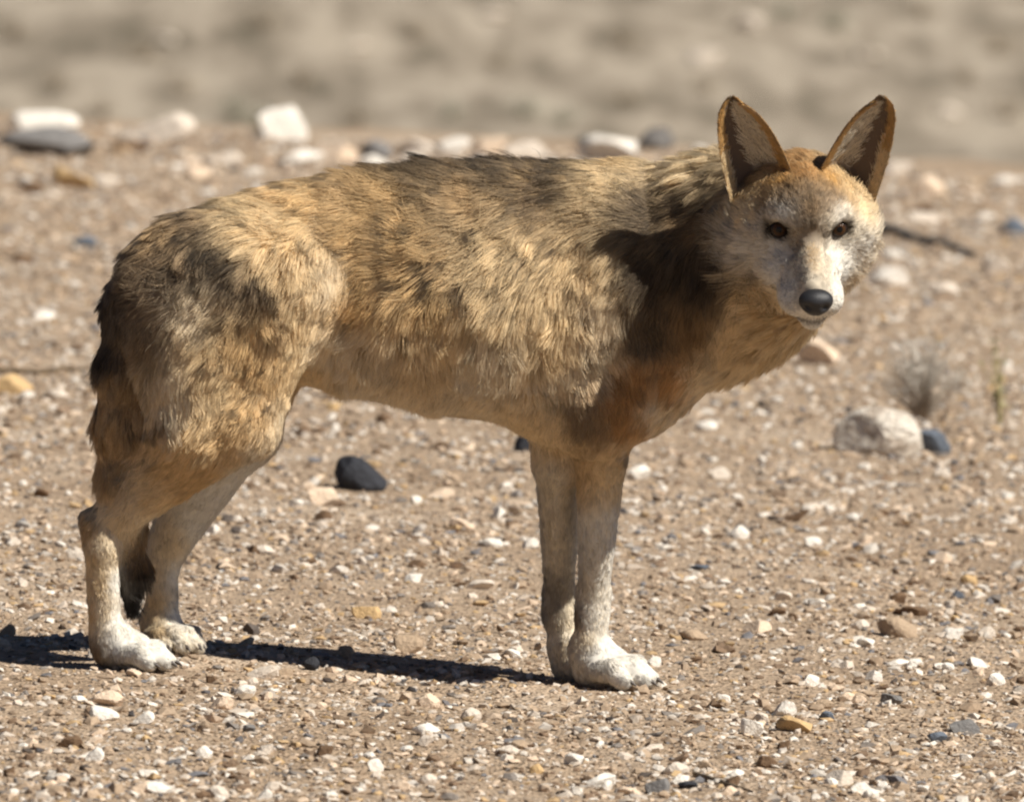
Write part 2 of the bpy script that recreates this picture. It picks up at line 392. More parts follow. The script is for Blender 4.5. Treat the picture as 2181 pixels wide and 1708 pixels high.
# ------------------------------------------------------------------ gravel (too many to count)
def build_gravel(n=135000):
    t0, f0 = ico(1)
    shapes = []
    for k in range(12):
        V, F = stone_shape(900 + k, 1, 5, .12, .55, .95)
        shapes.append(V)
    # the icosphere with one subdivision has 42 corners: use the plain icosahedron for most grains
    bm = bmesh.new(); bmesh.ops.create_icosphere(bm, subdivisions=1, radius=1)
    bm.free()
    phi = (1 + 5 ** .5) / 2
    iv = np.array([(-1, phi, 0), (1, phi, 0), (-1, -phi, 0), (1, -phi, 0), (0, -1, phi), (0, 1, phi), (0, -1, -phi), (0, 1, -phi), (phi, 0, -1), (phi, 0, 1), (-phi, 0, -1), (-phi, 0, 1)]) / math.hypot(1, phi)
    fi = np.array([(0, 11, 5), (0, 5, 1), (0, 1, 7), (0, 7, 10), (0, 10, 11), (1, 5, 9), (5, 11, 4), (11, 10, 2), (10, 7, 6), (7, 1, 8), (3, 9, 4), (3, 4, 2), (3, 2, 6), (3, 6, 8), (3, 8, 9), (4, 9, 5), (2, 4, 11), (6, 2, 10), (8, 6, 7), (9, 8, 1)])
    r = np.random.default_rng(3)
    # depth density: more grains per square metre where the camera sees more of each
    y = -2.4 + 16.6 * r.random(n) ** 1.6
    x = (r.random(n) * 2 - 1) * (.98 + .042 * (y + 2))
    dens = vnoise(np.stack([x, y * .5, 0 * x], 1), 3.2, 77) * .6 + vnoise(np.stack([x, y * .5, 0 * x], 1), 9, 78) * .4
    keep = r.random(n) < .62 + .45 * dens
    x, y = x[keep], y[keep]
    m = 36000                        # thinner cover to either side of the part in view
    yo = -3 + 15 * r.random(m) ** 1.3; xo = np.sign(r.random(m) - .5) * (.9 + .042 * (yo + 2) + 2.0 * r.random(m) ** 1.5)
    x, y = np.concatenate([x, xo]), np.concatenate([y, yo]); n = len(x)
    size = .0022 * np.exp(r.normal(0, .48, n) + .25) * (1 + .045 * np.clip(y, 0, None))
    size = np.clip(size, .0014, .010)
    pv = iv[None] * (1 + .32 * r.normal(size=(n, 12, 1)).clip(-1.4, 1.4))
    asp = np.stack([r.uniform(.9, 1.7, n), r.uniform(.8, 1.3, n), r.uniform(.45, .85, n)], 1)
    pv = pv * (asp * size[:, None])[:, None, :]
    th = r.random(n) * 6.283; tl = r.normal(0, .3, n)
    c, s = np.cos(th)[:, None], np.sin(th)[:, None]; ct, st = np.cos(tl)[:, None], np.sin(tl)[:, None]
    X = pv[..., 0] * ct + pv[..., 2] * st; Z = -pv[..., 0] * st + pv[..., 2] * ct; Y = pv[..., 1]
    Xr = X * c - Y * s; Yr = X * s + Y * c
    z = gz(x, y)
    V = np.stack([Xr + x[:, None], Yr + y[:, None], Z + (z + size * .25)[:, None]], -1).reshape(-1, 3)
    F = (fi[None] + (np.arange(n) * 12)[:, None, None]).reshape(-1, 3)
    pal = np.array([STONE_COL[k] for k in KINDS])
    base = np.array([.15, .18, .12, .05, .30, .09, .05, .03, .02])
    k = r.choice(len(KINDS), n, p=base / base.sum())
    col = pal[k] * r.uniform(.65, 1.08, (n, 1))
    col = col * .8 + .2 * np.array([.415, .310, .222])
    o = link('gravel', np_mesh('gravel', V, F, np.repeat(col, 12, 0)), M_gravel)
    tag(o, 'fine mixed tan and white gravel covering the ground', 'gravel', kind='stuff')
build_gravel()

# ------------------------------------------------------------------ plants and sticks
def tubes(paths, radii, sides=4):
    """paths: list of (k,3) arrays; radii: list of (k,) arrays -> V,F (quads)"""
    Vs, Fs, base = [], [], 0
    ang = np.arange(sides) * 2 * math.pi / sides
    for p, rr in zip(paths, radii):
        k = len(p); d = np.gradient(p, axis=0); d /= np.linalg.norm(d, axis=1)[:, None] + 1e-9
        a = np.cross(d, [.13, .97, .21]); a /= np.linalg.norm(a, axis=1)[:, None] + 1e-9
        b = np.cross(d, a)
        ring = p[:, None] + rr[:, None, None] * (a[:, None] * np.cos(ang)[None, :, None] + b[:, None] * np.sin(ang)[None, :, None])
        Vs.append(ring.reshape(-1, 3))
        i = base + np.arange(k * sides).reshape(k, sides); j = np.roll(i, -1, 1)
        Fs.append(np.stack([i[:-1], j[:-1], j[1:], i[1:]], -1).reshape(-1, 4)); base += k * sides
    return np.concatenate(Vs), np.concatenate(Fs)

def empty(name, loc):
    o = bpy.data.objects.new(name, None); C.objects.link(o); o.location = loc; o.empty_display_size = .02
    return o

def shrub(u, v, wpx, hpx, label, n=260, col=((.30, .27, .21), (.42, .40, .33)), seed=1, group=None, cat='shrub', name='shrub', leafy=True, y=None):
    r = np.random.default_rng(seed)
    g = ground_at(u, v)
    sc = (g[1] + CAM_D) / CAM_D / PPM; W, H = wpx * sc / 2, hpx * sc
    root = empty(name, g)
    paths, rad, cols = [], [], []
    t = np.linspace(0, 1, 6)[:, None]
    for i in range(n):
        a = r.random() * 6.283; sp = r.random() ** .6; hh = H * (1 - .55 * sp ** 2) * r.uniform(.65, 1.05)
        tip = np.array([math.cos(a) * sp * W, math.sin(a) * sp * W, hh])
        st = np.array([math.cos(a), math.sin(a), 0]) * .06 * W
        mid = tip * np.array([.35, .35, .55]) + r.normal(0, .08, 3) * W
        p = (1 - t) ** 2 * st + 2 * t * (1 - t) * mid + t ** 2 * tip
        paths.append(p); rad.append(np.linspace(.0013, .0006, 6))
        for q in range(3 if leafy else 0):    # side twiglets
            j = r.integers(2, 6); s0 = p[j]
            e = s0 + r.normal(0, 1, 3) * np.array([.16, .16, .12]) * W + np.array([0, 0, .06 * H])
            paths.append(np.linspace(s0, e, 3)); rad.append(np.array([.0008, .0007, .0005]))
    V, F = tubes(paths, rad, 3)
    lo, hi = np.array(col[0]), np.array(col[1])
    cc = lo + (hi - lo) * np.clip(V[:, 2:3] / H, 0, 1)
    link('twigs', np_mesh('twigs', V, F, cc), M_twig, root)
    if leafy:   # tiny grey leaves along the twigs
        m = 1100
        src = V[r.integers(0, len(V), m)]; src = src[src[:, 2] > .35 * H]; m = len(src)
        d1 = r.normal(size=(m, 3)); d1 /= np.linalg.norm(d1, axis=1)[:, None]; d2 = np.cross(d1, r.normal(size=(m, 3))); d2 /= np.linalg.norm(d2, axis=1)[:, None]
        L_, w_ = .0042, .0014
        q = np.stack([src, src + d1 * L_ * .5 + d2 * w_, src + d1 * L_, src + d1 * L_ * .5 - d2 * w_], 1).reshape(-1, 3)
        f = np.arange(m * 4).reshape(m, 4)
        lc = np.repeat(hi * r.uniform(.8, 1.15, (m, 1)), 4, 0)
        lo_ = link('leaves', np_mesh('leaves', q, f, lc), M_twig, root); lo_['kind'] = 'stuff'
    tag(root, label, cat, group)
    return root
shrub(1962, 893, 225, 185, 'low grey twiggy shrub growing behind the big white rock', 120, ((.36, .29, .22), (.74, .70, .62)), 5)

def sprig():
    g = ground_at(2128, 905); sc = (g[1] + CAM_D) / CAM_D / PPM
    root = empty('weed', g); r = np.random.default_rng(12)
    paths, rad = [], []
    for k in range(7):
        tip = np.array([r.normal(0, 22), r.normal(0, 20), r.uniform(90, 190)]) * sc
        t = np.linspace(0, 1, 6)[:, None]
        p = t * tip + (t * (1 - t)) * r.normal(0, 25, 3) * sc
        paths.append(p); rad.append(np.linspace(.0016, .0008, 6))
    V, F = tubes(paths, rad, 4)
    link('stems', np_mesh('stems', V, F, np.tile(np.array([.40, .34, .17]), (len(V), 1))), M_twig, root)
    for k in range(26):
        p = paths[r.integers(0, 7)]; s0 = p[r.integers(2, 6)]
        d1 = r.normal(size=3); d1[2] = abs(d1[2]) * .6; d1 /= np.linalg.norm(d1); d2 = np.cross(d1, [0.2, .3, 1]); d2 /= np.linalg.norm(d2)
        L_, w_ = r.uniform(.012, .02), .0035
        nn = np.cross(d1, d2) * .002
        q = np.array([s0, s0 + d1 * L_ * .4 + d2 * w_, s0 + d1 * L_, s0 + d1 * L_ * .4 - d2 * w_, s0 + d1 * L_ * .4 - nn])
        f = np.array([(0, 1, 4), (1, 2, 4), (2, 3, 4), (3, 0, 4)])
        c = np.array([(.13, .17, .045), (.24, .26, .09), (.38, .36, .16)][k % 3])
        link('leaf', np_mesh('leaf', q, f, np.tile(c, (5, 1))), M_twig, root)
    tag(root, 'thin yellow green weed standing alone past the shrub', 'weed')
sprig()

def stick(pts, r0, r1, col, label):
    P3 = []
    for (u, v, lift) in pts:
        g = ground_at(u, v); P3.append(g + np.array([0, 0, lift]))
    P3 = np.array(P3); t = np.linspace(0, len(P3) - 1, 14)
    path = np.stack([np.interp(t, np.arange(len(P3)), P3[:, k]) for k in range(3)], 1)
    path += np.random.default_rng(len(label)).normal(0, r0 * .25, path.shape)
    V, F = tubes([path], [np.linspace(r0, r1, 14) * (1 + .2 * np.sin(np.arange(14) * 2.1))], 7)
    o = link('stick', np_mesh('stick', V, F, np.tile(np.array(col), (len(V), 1)), smooth=True), M_twig)
    tag(o, label, 'stick')
stick([(1870, 498, .014), (1930, 512, .014), (2010, 530, .010), (2075, 548, .006)], .011, .005, (.16, .15, .135), 'thick weathered grey stick lying past the cheek of the wolf')
stick([(-15, 797, .008), (60, 799, .007), (130, 796, .007), (190, 794, .008)], .0045, .0028, (.14, .10, .06), 'thin dark stick lying on the gravel behind the tail')
stick([(1480, 1652, .004), (1530, 1668, .004), (1600, 1690, .003)], .0032, .002, (.2, .15, .1), 'thin brown twig lying in the near gravel')

# far slope beyond the bank: dry tufts and pale stones, all out of focus
TUFTS = [(500, 225, 130, 80, 0), (560, 255, 120, 80, 0), (1120, 225, 140, 70, 0), (1200, 245, 150, 60, 0), (640, 165, 90, 60, 1), (30, 60, 110, 60, 1), (390, 180, 120, 55, 1),
         (220, 230, 110, 55, 1), (1330, 205, 140, 40, 1), (1780, 40, 120, 60, 0), (2130, 90, 160, 70, 1), (880, 60, 120, 50, 1), (1060, 130, 90, 40, 1), (760, 250, 110, 50, 1),
         (960, 235, 100, 50, 0), (1500, 180, 110, 40, 1), (2060, 160, 100, 40, 1), (560, 40, 140, 50, 1), (310, 110, 120, 46, 1), (1670, 22, 90, 40, 0), (1330, 80, 110, 44, 1), (1960, 20, 120, 40, 1), (120, 170, 110, 50, 1), (2150, 230, 120, 60, 1)]
for i, (u, v, wp, hp, k) in enumerate(TUFTS):
    lab = ('grey green dry tuft out of focus on the far slope', 'brown dry tuft out of focus on the far slope')[k]
    shrub(u, v + hp * .4, wp, hp, lab, 70, (((.42, .40, .30), (.60, .58, .47)), ((.44, .36, .26), (.60, .51, .39)))[k], 40 + i,
          ('grey green tufts on the far slope', 'brown tufts on the far slope')[k], 'tuft', 'grass_tuft', False)
BANK = [(30, 380, 70, 30, 'white'), (230, 345, 80, 30, 'pale'), (420, 305, 90, 34, 'pale'), (505, 322, 80, 30, 'white'), (560, 338, 60, 26, 'peach'), (690, 300, 60, 34, 'pale'), (760, 318, 70, 30, 'white'), (850, 305, 80, 36, 'pale'), (960, 318, 90, 40, 'white'),
        (1010, 300, 60, 30, 'grey'), (1120, 320, 90, 40, 'pale'), (1190, 330, 80, 40, 'white'), (1450, 330, 90, 44, 'peach'), (1240, 310, 60, 36, 'grey'), (1500, 315, 70, 34, 'white'), (1940, 345, 80, 30, 'pale'), (2050, 385, 90, 34, 'peach'), (2140, 370, 80, 30, 'white'), (2150, 430, 70, 26, 'pale'), (1900, 400, 60, 24, 'grey'),
        (380, 350, 70, 26, 'peach'), (120, 365, 70, 24, 'pale'), (300, 330, 90, 22, 'brown'), (470, 400, 50, 20, 'white'), (2000, 470, 80, 22, 'pale')]
for i, (u, v, wp, hp, kd) in enumerate(BANK):
    u += random.uniform(-35, 35); v += random.uniform(-12, 55); f_ = random.uniform(.45, 1.0); wp *= f_; hp *= f_
    o = place_stone('rock', u, v, wp, hp, kd, idx=i % 14, sub=2, tilt=random.uniform(-.3, .3))
    tag(o, 'blurred %s stone lying along the edge of the bank' % WORD[kd], 'stone', '%s stones along the bank edge' % WORD[kd])
for i, (u, v, wp, hp) in enumerate([(1590, 66, 70, 40), (1500, 135, 90, 30), (350, 100, 50, 28), (1050, 40, 70, 24), (1850, 130, 60, 26), (760, 110, 60, 20), (2020, 250, 60, 26)]):
    o = place_stone('rock', u, v, wp, hp, 'pale', idx=i, sub=2)
    tag(o, 'blurred pale stone on the far slope', 'stone', 'pale stones on the far slope')

# ====================================================================== the wolf
def yc(u): return float(np.interp(u, [200, 430, 1270, 1430, 1600, 1720], [-.02, .005, .100, .095, .045, -.01]))   # depth of the spine; the neck bends round to us
COS = 1.0

# ---- head frame
HO = P(1721, 486, -.135)                                   # midpoint between the eyes
yaw, pit = R(6), R(21)
Fd = np.array([math.sin(yaw) * math.cos(pit), -math.cos(yaw) * math.cos(pit), -math.sin(pit)])
Sd = np.array([math.cos(yaw), math.sin(yaw), 0.0])
Ud = np.cross(Fd, Sd) * 1.0
Ud = Ud / np.linalg.norm(Ud)
if Ud[2] < 0: Ud = -Ud
HM = np.stack([Sd, Fd, Ud], 1)
def H(s, f, u): return HO + HM @ np.array([s, f, u])
def to_head(p): return (p - HO) @ HM

PR = []   # primitives: dict(kind, group, k, ...)
def cone(a, b, ra, rb, k=.02, grp='main', sy=1.0): PR.append(dict(t='c', a=np.array(a), b=np.array(b), ra=ra, rb=rb, k=k, g=grp, sy=sy))
def ell(c, r, k=.02, grp='main', M=None): PR.append(dict(t='e', c=np.array(c), r=np.array(r), k=k, g=grp, M=M))
def hcone(a, b, ra, rb, k=.015): cone(H(*a), H(*b), ra, rb, k, 'head')
def hell(c, r, k=.015): ell(H(*c), r, k, 'head', HM)

# torso loft: u, v of top, v of bottom, half width (skin, fur comes on top)
LOFT = np.array([(262, 600, 700, .040), (300, 545, 770, .066), (380, 478, 800, .088), (500, 428, 800, .104), (620, 400, 808, .094), (760, 382, 838, .100), (900, 374, 870, .118), (1040, 372, 892, .126),
                 (1160, 372, 902, .124), (1250, 368, 902, .116), (1330, 362, 868, .106), (1410, 360, 815, .097), (1490, 362, 762, .090), (1570, 368, 718, .084), (1640, 385, 680, .076), (1700, 430, 620, .05)])
PR.append(dict(t='loft', k=.02, g='main'))

# near hind leg
hy = yc(430) - .055
nf = ground_at(262, 1424); 
cone(P(565, 620, hy), P(532, 895, hy - .008), .088, .038, .028, sy=1.7)
cone(P(412, 620, hy + .01), P(412, 900, hy), .088, .055, .04, sy=1.5)
cone(P(520, 905, hy - .01), P(228, 1114, nf[1]), .040, .020, .02, sy=1.25)
cone(P(420, 910, hy), P(245, 1085, nf[1]), .046, .018, .03, sy=1.3)
cone(P(196, 1106, nf[1]), P(220, 1160, nf[1]), .014, .022, .012)
cone(P(214, 1130, nf[1]), P(226, 1375, nf[1]), .0215, .0195, .012)
# far hind leg
fy = yc(430) + .075
ff = np.array(P(345, 1385, .17))
cone(P(560, 640, fy), P(530, 905, fy), .080, .040, .04, sy=1.5)
cone(P(440, 640, fy), P(470, 900, fy), .080, .05, .04, sy=1.5)
cone(P(515, 915, fy), P(345, 1190, ff[1]), .042, .022, .02, 'far', 1.2)
cone(P(440, 960, fy), P(345, 1170, ff[1]), .038, .018, .02, 'far', 1.2)
cone(P(345, 1185, ff[1]), P(345, 1345, ff[1]), .0215, .0200, .012, 'far')
# near front leg
sy_ = yc(1290) - .075
pf = ground_at(1262, 1462)
mid = .5 * (sy_ + .015) + .5 * pf[1]
cone(P(1300, 560, sy_), P(1262, 860, sy_ + .02), .085, .050, .04, sy=1.8)
cone(P(1268, 850, sy_ + .015), P(1280, 960, mid), .048, .033, .03, sy=1.2)
cone(P(1280, 950, mid), P(1266, 1265, pf[1]), .0320, .0180, .015)
cone(P(1262, 1262, pf[1]), P(1260, 1305, pf[1]), .0200, .0200, .012)
cone(P(1262, 1300, pf[1]), P(1256, 1400, pf[1]), .0200, .0225, .012)
# far front leg
sf_ = yc(1230) + .065
pq = ground_at(1216, 1450)
cone(P(1270, 600, sf_), P(1215, 860, sf_), .08, .050, .04, sy=1.8)
cone(P(1205, 850, sf_), P(1188, 980, sf_), .044, .031, .03, 'far', 1.1)
cone(P(1188, 975, sf_), P(1192, 1270, pq[1]), .028, .0180, .015, 'far')
cone(P(1189, 1265, pq[1]), P(1190, 1305, pq[1]), .0198, .0198, .012, 'far')
cone(P(1192, 1300, pq[1]), P(1210, 1400, pq[1]), .0200, .0215, .012, 'far')
# chest keel and throat
cone(P(1180, 850, yc(1180)), P(1360, 830, yc(1360)), .045, .05, .05)
cone(P(1360, 800, yc(1360)), P(1600, 640, yc(1600)), .055, .07, .05)
CLAWS = []
def paw(g, ang, grp, sc=1.0, z0=None):
    """a paw planted at g; ang: heading from +X towards the camera"""
    f = np.array([math.cos(ang), -math.sin(ang), 0]); s = np.array([math.sin(ang), math.cos(ang), 0]); z = np.array([0, 0, 1.0])
    gz0 = g[2] if z0 is None else z0
    o_ = np.array([g[0], g[1], gz0])
    def q(a, b, c): return o_ + (f * a * 1.06 + s * b * .94 + z * c * .92) * sc
    cone(q(-.014, 0, .050), q(.012, 0, .030), .022 * sc, .026 * sc, .018, grp)
    cone(q(-.014, 0, .020), q(.022, 0, .018), .018 * sc, .020 * sc, .012, grp, 1.0)
    for lat, ln, hh in ((-.034, .040, .0), (-.0120, .058, .003), (.0120, .058, .003), (.034, .040, .0)):
        cone(q(.008, lat * .8, .026), q(ln * .68, lat, .027 + hh), .0145 * sc, .0138 * sc, .0045, grp)
        cone(q(ln * .68, lat, .026 + hh), q(ln, lat * 1.03, .013), .0138 * sc, .0118 * sc, .0035, grp)
        CLAWS.append((q(ln + .008, lat * 1.03, .013), q(ln + .020, lat * 1.05, .005)))
paw(P(262, 1424, nf[1]), R(14), 'main', .95, nf[2])
paw(ff, R(50), 'far', .88)
paw(P(1276, 1462, pf[1]), R(22), 'main', 1.07, pf[2])
paw(P(1230, 1450, pq[1]), R(20), 'far', 1.0, pq[2])

# tail hanging down, tip swung in between the legs
TAIL = [(330, 590, .004, .034), (284, 660, .006, .034), (270, 780, .006, .036), (266, 900, .006, .035), (262, 1010, .010, .030), (262, 1110, .03, .024), (280, 1210, .045, .019), (281, 1280, .05, .010)]
for (a, b) in zip(TAIL[:-1], TAIL[1:]):
    cone(P(a[0], a[1], yc(300) + a[2]), P(b[0], b[1], yc(300) + b[2]), a[3], b[3], .02, 'tail')

# head (side, forward, up from the point between the eyes)
hell((0, -.058, .003), (.062, .086, .050), .02)
hell((0, -.012, .020), (.046, .045, .033), .02)
for sgn in (-1, 1):
    hell((sgn * .050, -.044, -.016), (.030, .042, .030), .02)
    hell((sgn * .055, -.075, -.035), (.038, .050, .050), .02)
    hell((sgn * .030, -.004, .021), (.021, .017, .013), .010)
    hell((sgn * .022, .056, -.071), (.021, .042, .021), .010)
    hell((sgn * .030, -.008, -.055), (.022, .038, .024), .014)
hcone((0, .0, -.040), (0, .078, -.061), .038, .030, .012)
hcone((0, -.005, -.004), (0, .094, -.044), .0195, .0150, .009)
hcone((0, -.03, -.080), (0, .076, -.093), .034, .016, .010)
cone(H(0, -.08, -.030), P(1580, 520, yc(1580)), .078, .103, .05, 'main')
cone(H(0, -.06, -.07), P(1560, 620, yc(1560)), .055, .085, .05, 'main')

def sdf_of(pr, p):
    if pr['t'] == 'c':
        sc = np.array([1, pr['sy'], 1.0]); a, b = pr['a'] * sc, pr['b'] * sc; q = p * sc
        ba = b - a; t = np.clip(((q - a) @ ba) / (ba @ ba), 0, 1)
        d = np.sqrt((((q - a) - t[..., None] * ba) ** 2).sum(-1)) - (pr['ra'] + (pr['rb'] - pr['ra']) * t)
        return d / (1 + .5 * (pr['sy'] - 1))
    if pr['t'] == 'e':
        q = p - pr['c']
        if pr['M'] is not None: q = q @ pr['M']
        k0 = np.sqrt(((q / pr['r']) ** 2).sum(-1)); k1 = np.sqrt(((q / pr['r'] ** 2) ** 2).sum(-1)) + 1e-9
        return k0 * (k0 - 1) / k1
    # loft
    shp = p.shape[:-1]; q = p.reshape(-1, 3)
    cols = [P(a[0], a[1], yc(a[0])) for a in LOFT]; bots = [P(a[0], a[2], yc(a[0])) for a in LOFT]
    xs = np.array([c[0] for c in cols]); zt = np.array([c[2] for c in cols]); zb = np.array([c[2] for c in bots])
    yy = np.array([yc(a[0]) for a in LOFT]); hw = LOFT[:, 3]
    x = np.clip(q[:, 0], xs[0], xs[-1]); over = np.abs(q[:, 0] - x)
    T, B, W, Yc = (np.interp(x, xs, a) for a in (zt, zb, hw, yy))
    cz = (T + B) / 2; hh = (T - B) / 2
    e = (q[:, 2] - cz) / hh
    W = W / COS * (1 - .16 * np.clip(-e, 0, 1) - .08 * np.clip(e, 0, 1))
    dy = (q[:, 1] - Yc) / W
    rr = (np.abs(dy) ** 2.2 + np.abs(e) ** 2.2) ** (1 / 2.2)
    d = (rr - 1) * np.minimum(W, hh) * .95
    d = np.where(over > 0, np.sqrt(np.clip(d, 0, None) ** 2 + over ** 2) + np.minimum(d, 0) * 0, d)
    return d.reshape(shp)

def bbox_of(pr):
    if pr['t'] == 'c':
        r = max(pr['ra'], pr['rb']); return np.minimum(pr['a'], pr['b']) - r, np.maximum(pr['a'], pr['b']) + r
    if pr['t'] == 'e':
        r = pr['r'].max(); return pr['c'] - r, pr['c'] + r
    return P(240, 920, .0) - np.array([0, .2, 0]), P(1720, 340, .4) + np.array([0, .12, 0])

def build_body():
    vox = .0045
    lo = np.min([bbox_of(p)[0] for p in PR], 0) - .03; hi = np.max([bbox_of(p)[1] for p in PR], 0) + .03
    n = np.ceil((hi - lo) / vox).astype(int) + 1
    fld = np.full(n, .05, np.float32)
    ax = [lo[k] + vox * np.arange(n[k]) for k in range(3)]
    for pr in PR:
        a, b = bbox_of(pr); mg = pr['k'] + .012
        i0 = np.clip(((a - mg - lo) / vox).astype(int), 0, n); i1 = np.clip(((b + mg - lo) / vox).astype(int) + 2, 0, n)
        sl = tuple(slice(i0[k], i1[k]) for k in range(3))
        g = np.stack(np.meshgrid(*(ax[k][sl[k]] for k in range(3)), indexing='ij'), -1)
        d = sdf_of(pr, g).astype(np.float32)
        c = fld[sl]; k = pr['k']
        h = np.clip(.5 + .5 * (c - d) / k, 0, 1)
        fld[sl] = c + (d - c) * h - k * h * (1 - h)
    # hollows beside the bridge, then the eye sockets
    for sgn in (-1, 1):
        c = H(sgn * .036, .032, -.010)
        i0 = ((c - .04 - lo) / vox).astype(int); i1 = ((c + .04 - lo) / vox).astype(int)
        sl = tuple(slice(i0[k], i1[k]) for k in range(3))
        g = np.stack(np.meshgrid(*(ax[k][sl[k]] for k in range(3)), indexing='ij'), -1)
        d = -(np.linalg.norm(g - c, axis=-1) - .0175); k_ = .012
        cc = fld[sl]; h = np.clip(.5 - .5 * (cc - d) / k_, 0, 1)
        fld[sl] = cc + (d - cc) * h + k_ * h * (1 - h)
    # eye sockets
    for sgn in (-1, 1):
        c = H(sgn * .039, .012, .001)
        i0 = ((c - .03 - lo) / vox).astype(int); i1 = ((c + .03 - lo) / vox).astype(int)
        sl = tuple(slice(i0[k], i1[k]) for k in range(3))
        g = np.stack(np.meshgrid(*(ax[k][sl[k]] for k in range(3)), indexing='ij'), -1)
        d = np.linalg.norm(g - c, axis=-1) - .0135
        cc = fld[sl]; h = np.clip(.5 - .5 * (cc + d) / .004, 0, 1)
        fld[sl] = np.maximum(cc, -d)
    # surface nets
    s = fld < 0
    cs = [slice(None, -1), slice(1, None)]
    cnt = np.zeros(n - 1, np.int8)
    for a in (0, 1):
        for b in (0, 1):
            for c in (0, 1): cnt += s[cs[a], cs[b], cs[c]]
    act = (cnt > 0) & (cnt < 8)
    ids = np.full(n - 1, -1, np.int64); cells = np.argwhere(act); ids[act] = np.arange(len(cells))
    acc = np.zeros((len(cells), 3)); num = np.zeros(len(cells))
    cor = [(a, b, c) for a in (0, 1) for b in (0, 1) for c in (0, 1)]
    for i in range(8):
        for j in range(i + 1, 8):
            A, B = np.array(cor[i]), np.array(cor[j])
            if np.abs(A - B).sum() != 1: continue
            va = fld[tuple((cells + A).T)]; vb = fld[tuple((cells + B).T)]
            m = (va < 0) != (vb < 0)
            t = np.where(m, va / (va - vb + 1e-12), 0)
            acc += m[:, None] * (A + (B - A) * t[:, None]); num += m
    V = lo + vox * (cells + acc / num[:, None])
    Fs = []
    for axs in range(3):
        o1, o2 = [(1, 2), (2, 0), (0, 1)][axs]
        sa = s[tuple(slice(None, -1) if k == axs else slice(None) for k in range(3))]
        sb = s[tuple(slice(1, None) if k == axs else slice(None) for k in range(3))]
        e = np.argwhere(sa != sb)
        e = e[(e[:, o1] > 0) & (e[:, o2] > 0) & (e[:, o1] < n[o1] - 1) & (e[:, o2] < n[o2] - 1)]
        flip = sa[tuple(e.T)]
        u1 = np.zeros(3, int); u1[o1] = 1; u2 = np.zeros(3, int); u2[o2] = 1
        q = np.stack([ids[tuple((e - u1 - u2).T)], ids[tuple((e - u2).T)], ids[tuple(e.T)], ids[tuple((e - u1).T)]], 1)
        q[~flip] = q[~flip][:, ::-1]
        Fs.append(q)
    return V, np.concatenate(Fs)

BV, BF = build_body()

# light smoothing (Taubin-like) to take the voxel steps out
def smooth_mesh(V, F, it=3):
    e = np.concatenate([F[:, [k, (k + 1) % 4]] for k in range(4)]); e = np.concatenate([e, e[:, ::-1]])
    deg = np.bincount(e[:, 0], minlength=len(V)).astype(float)
    for k in range(it):
        for lam in (.5, -.51):
            s = np.stack([np.bincount(e[:, 0], V[e[:, 1], c], len(V)) for c in range(3)], 1) / deg[:, None]
            V = V + lam * (s - V)
    return V
BV = smooth_mesh(BV, BF)

# ---- coat description -------------------------------------------------
COL = dict(black=(.020, .017, .015), dark=(.060, .044, .030), gbrown=(.19, .135, .083), grey=(.27, .23, .18), tan=(.46, .31, .15), ochre=(.43, .265, .105), brown=(.24, .145, .065),
           lbrown=(.37, .25, .13), cream=(.68, .56, .39), ctan=(.57, .43, .25), white=(.74, .70, .62), rufous=(.36, .18, .06), gcream=(.55, .48, .37), orange=(.55, .30, .09))
_gain = dict(orange=1.05, black=1.0, dark=1.1, gbrown=1.25, brown=1.2, rufous=1.3, grey=1.3, white=1.15, cream=1.25, gcream=1.35)
COL = {k: tuple(min(.93, c * _gain.get(k, 1.5)) for c in v) for k, v in COL.items()}
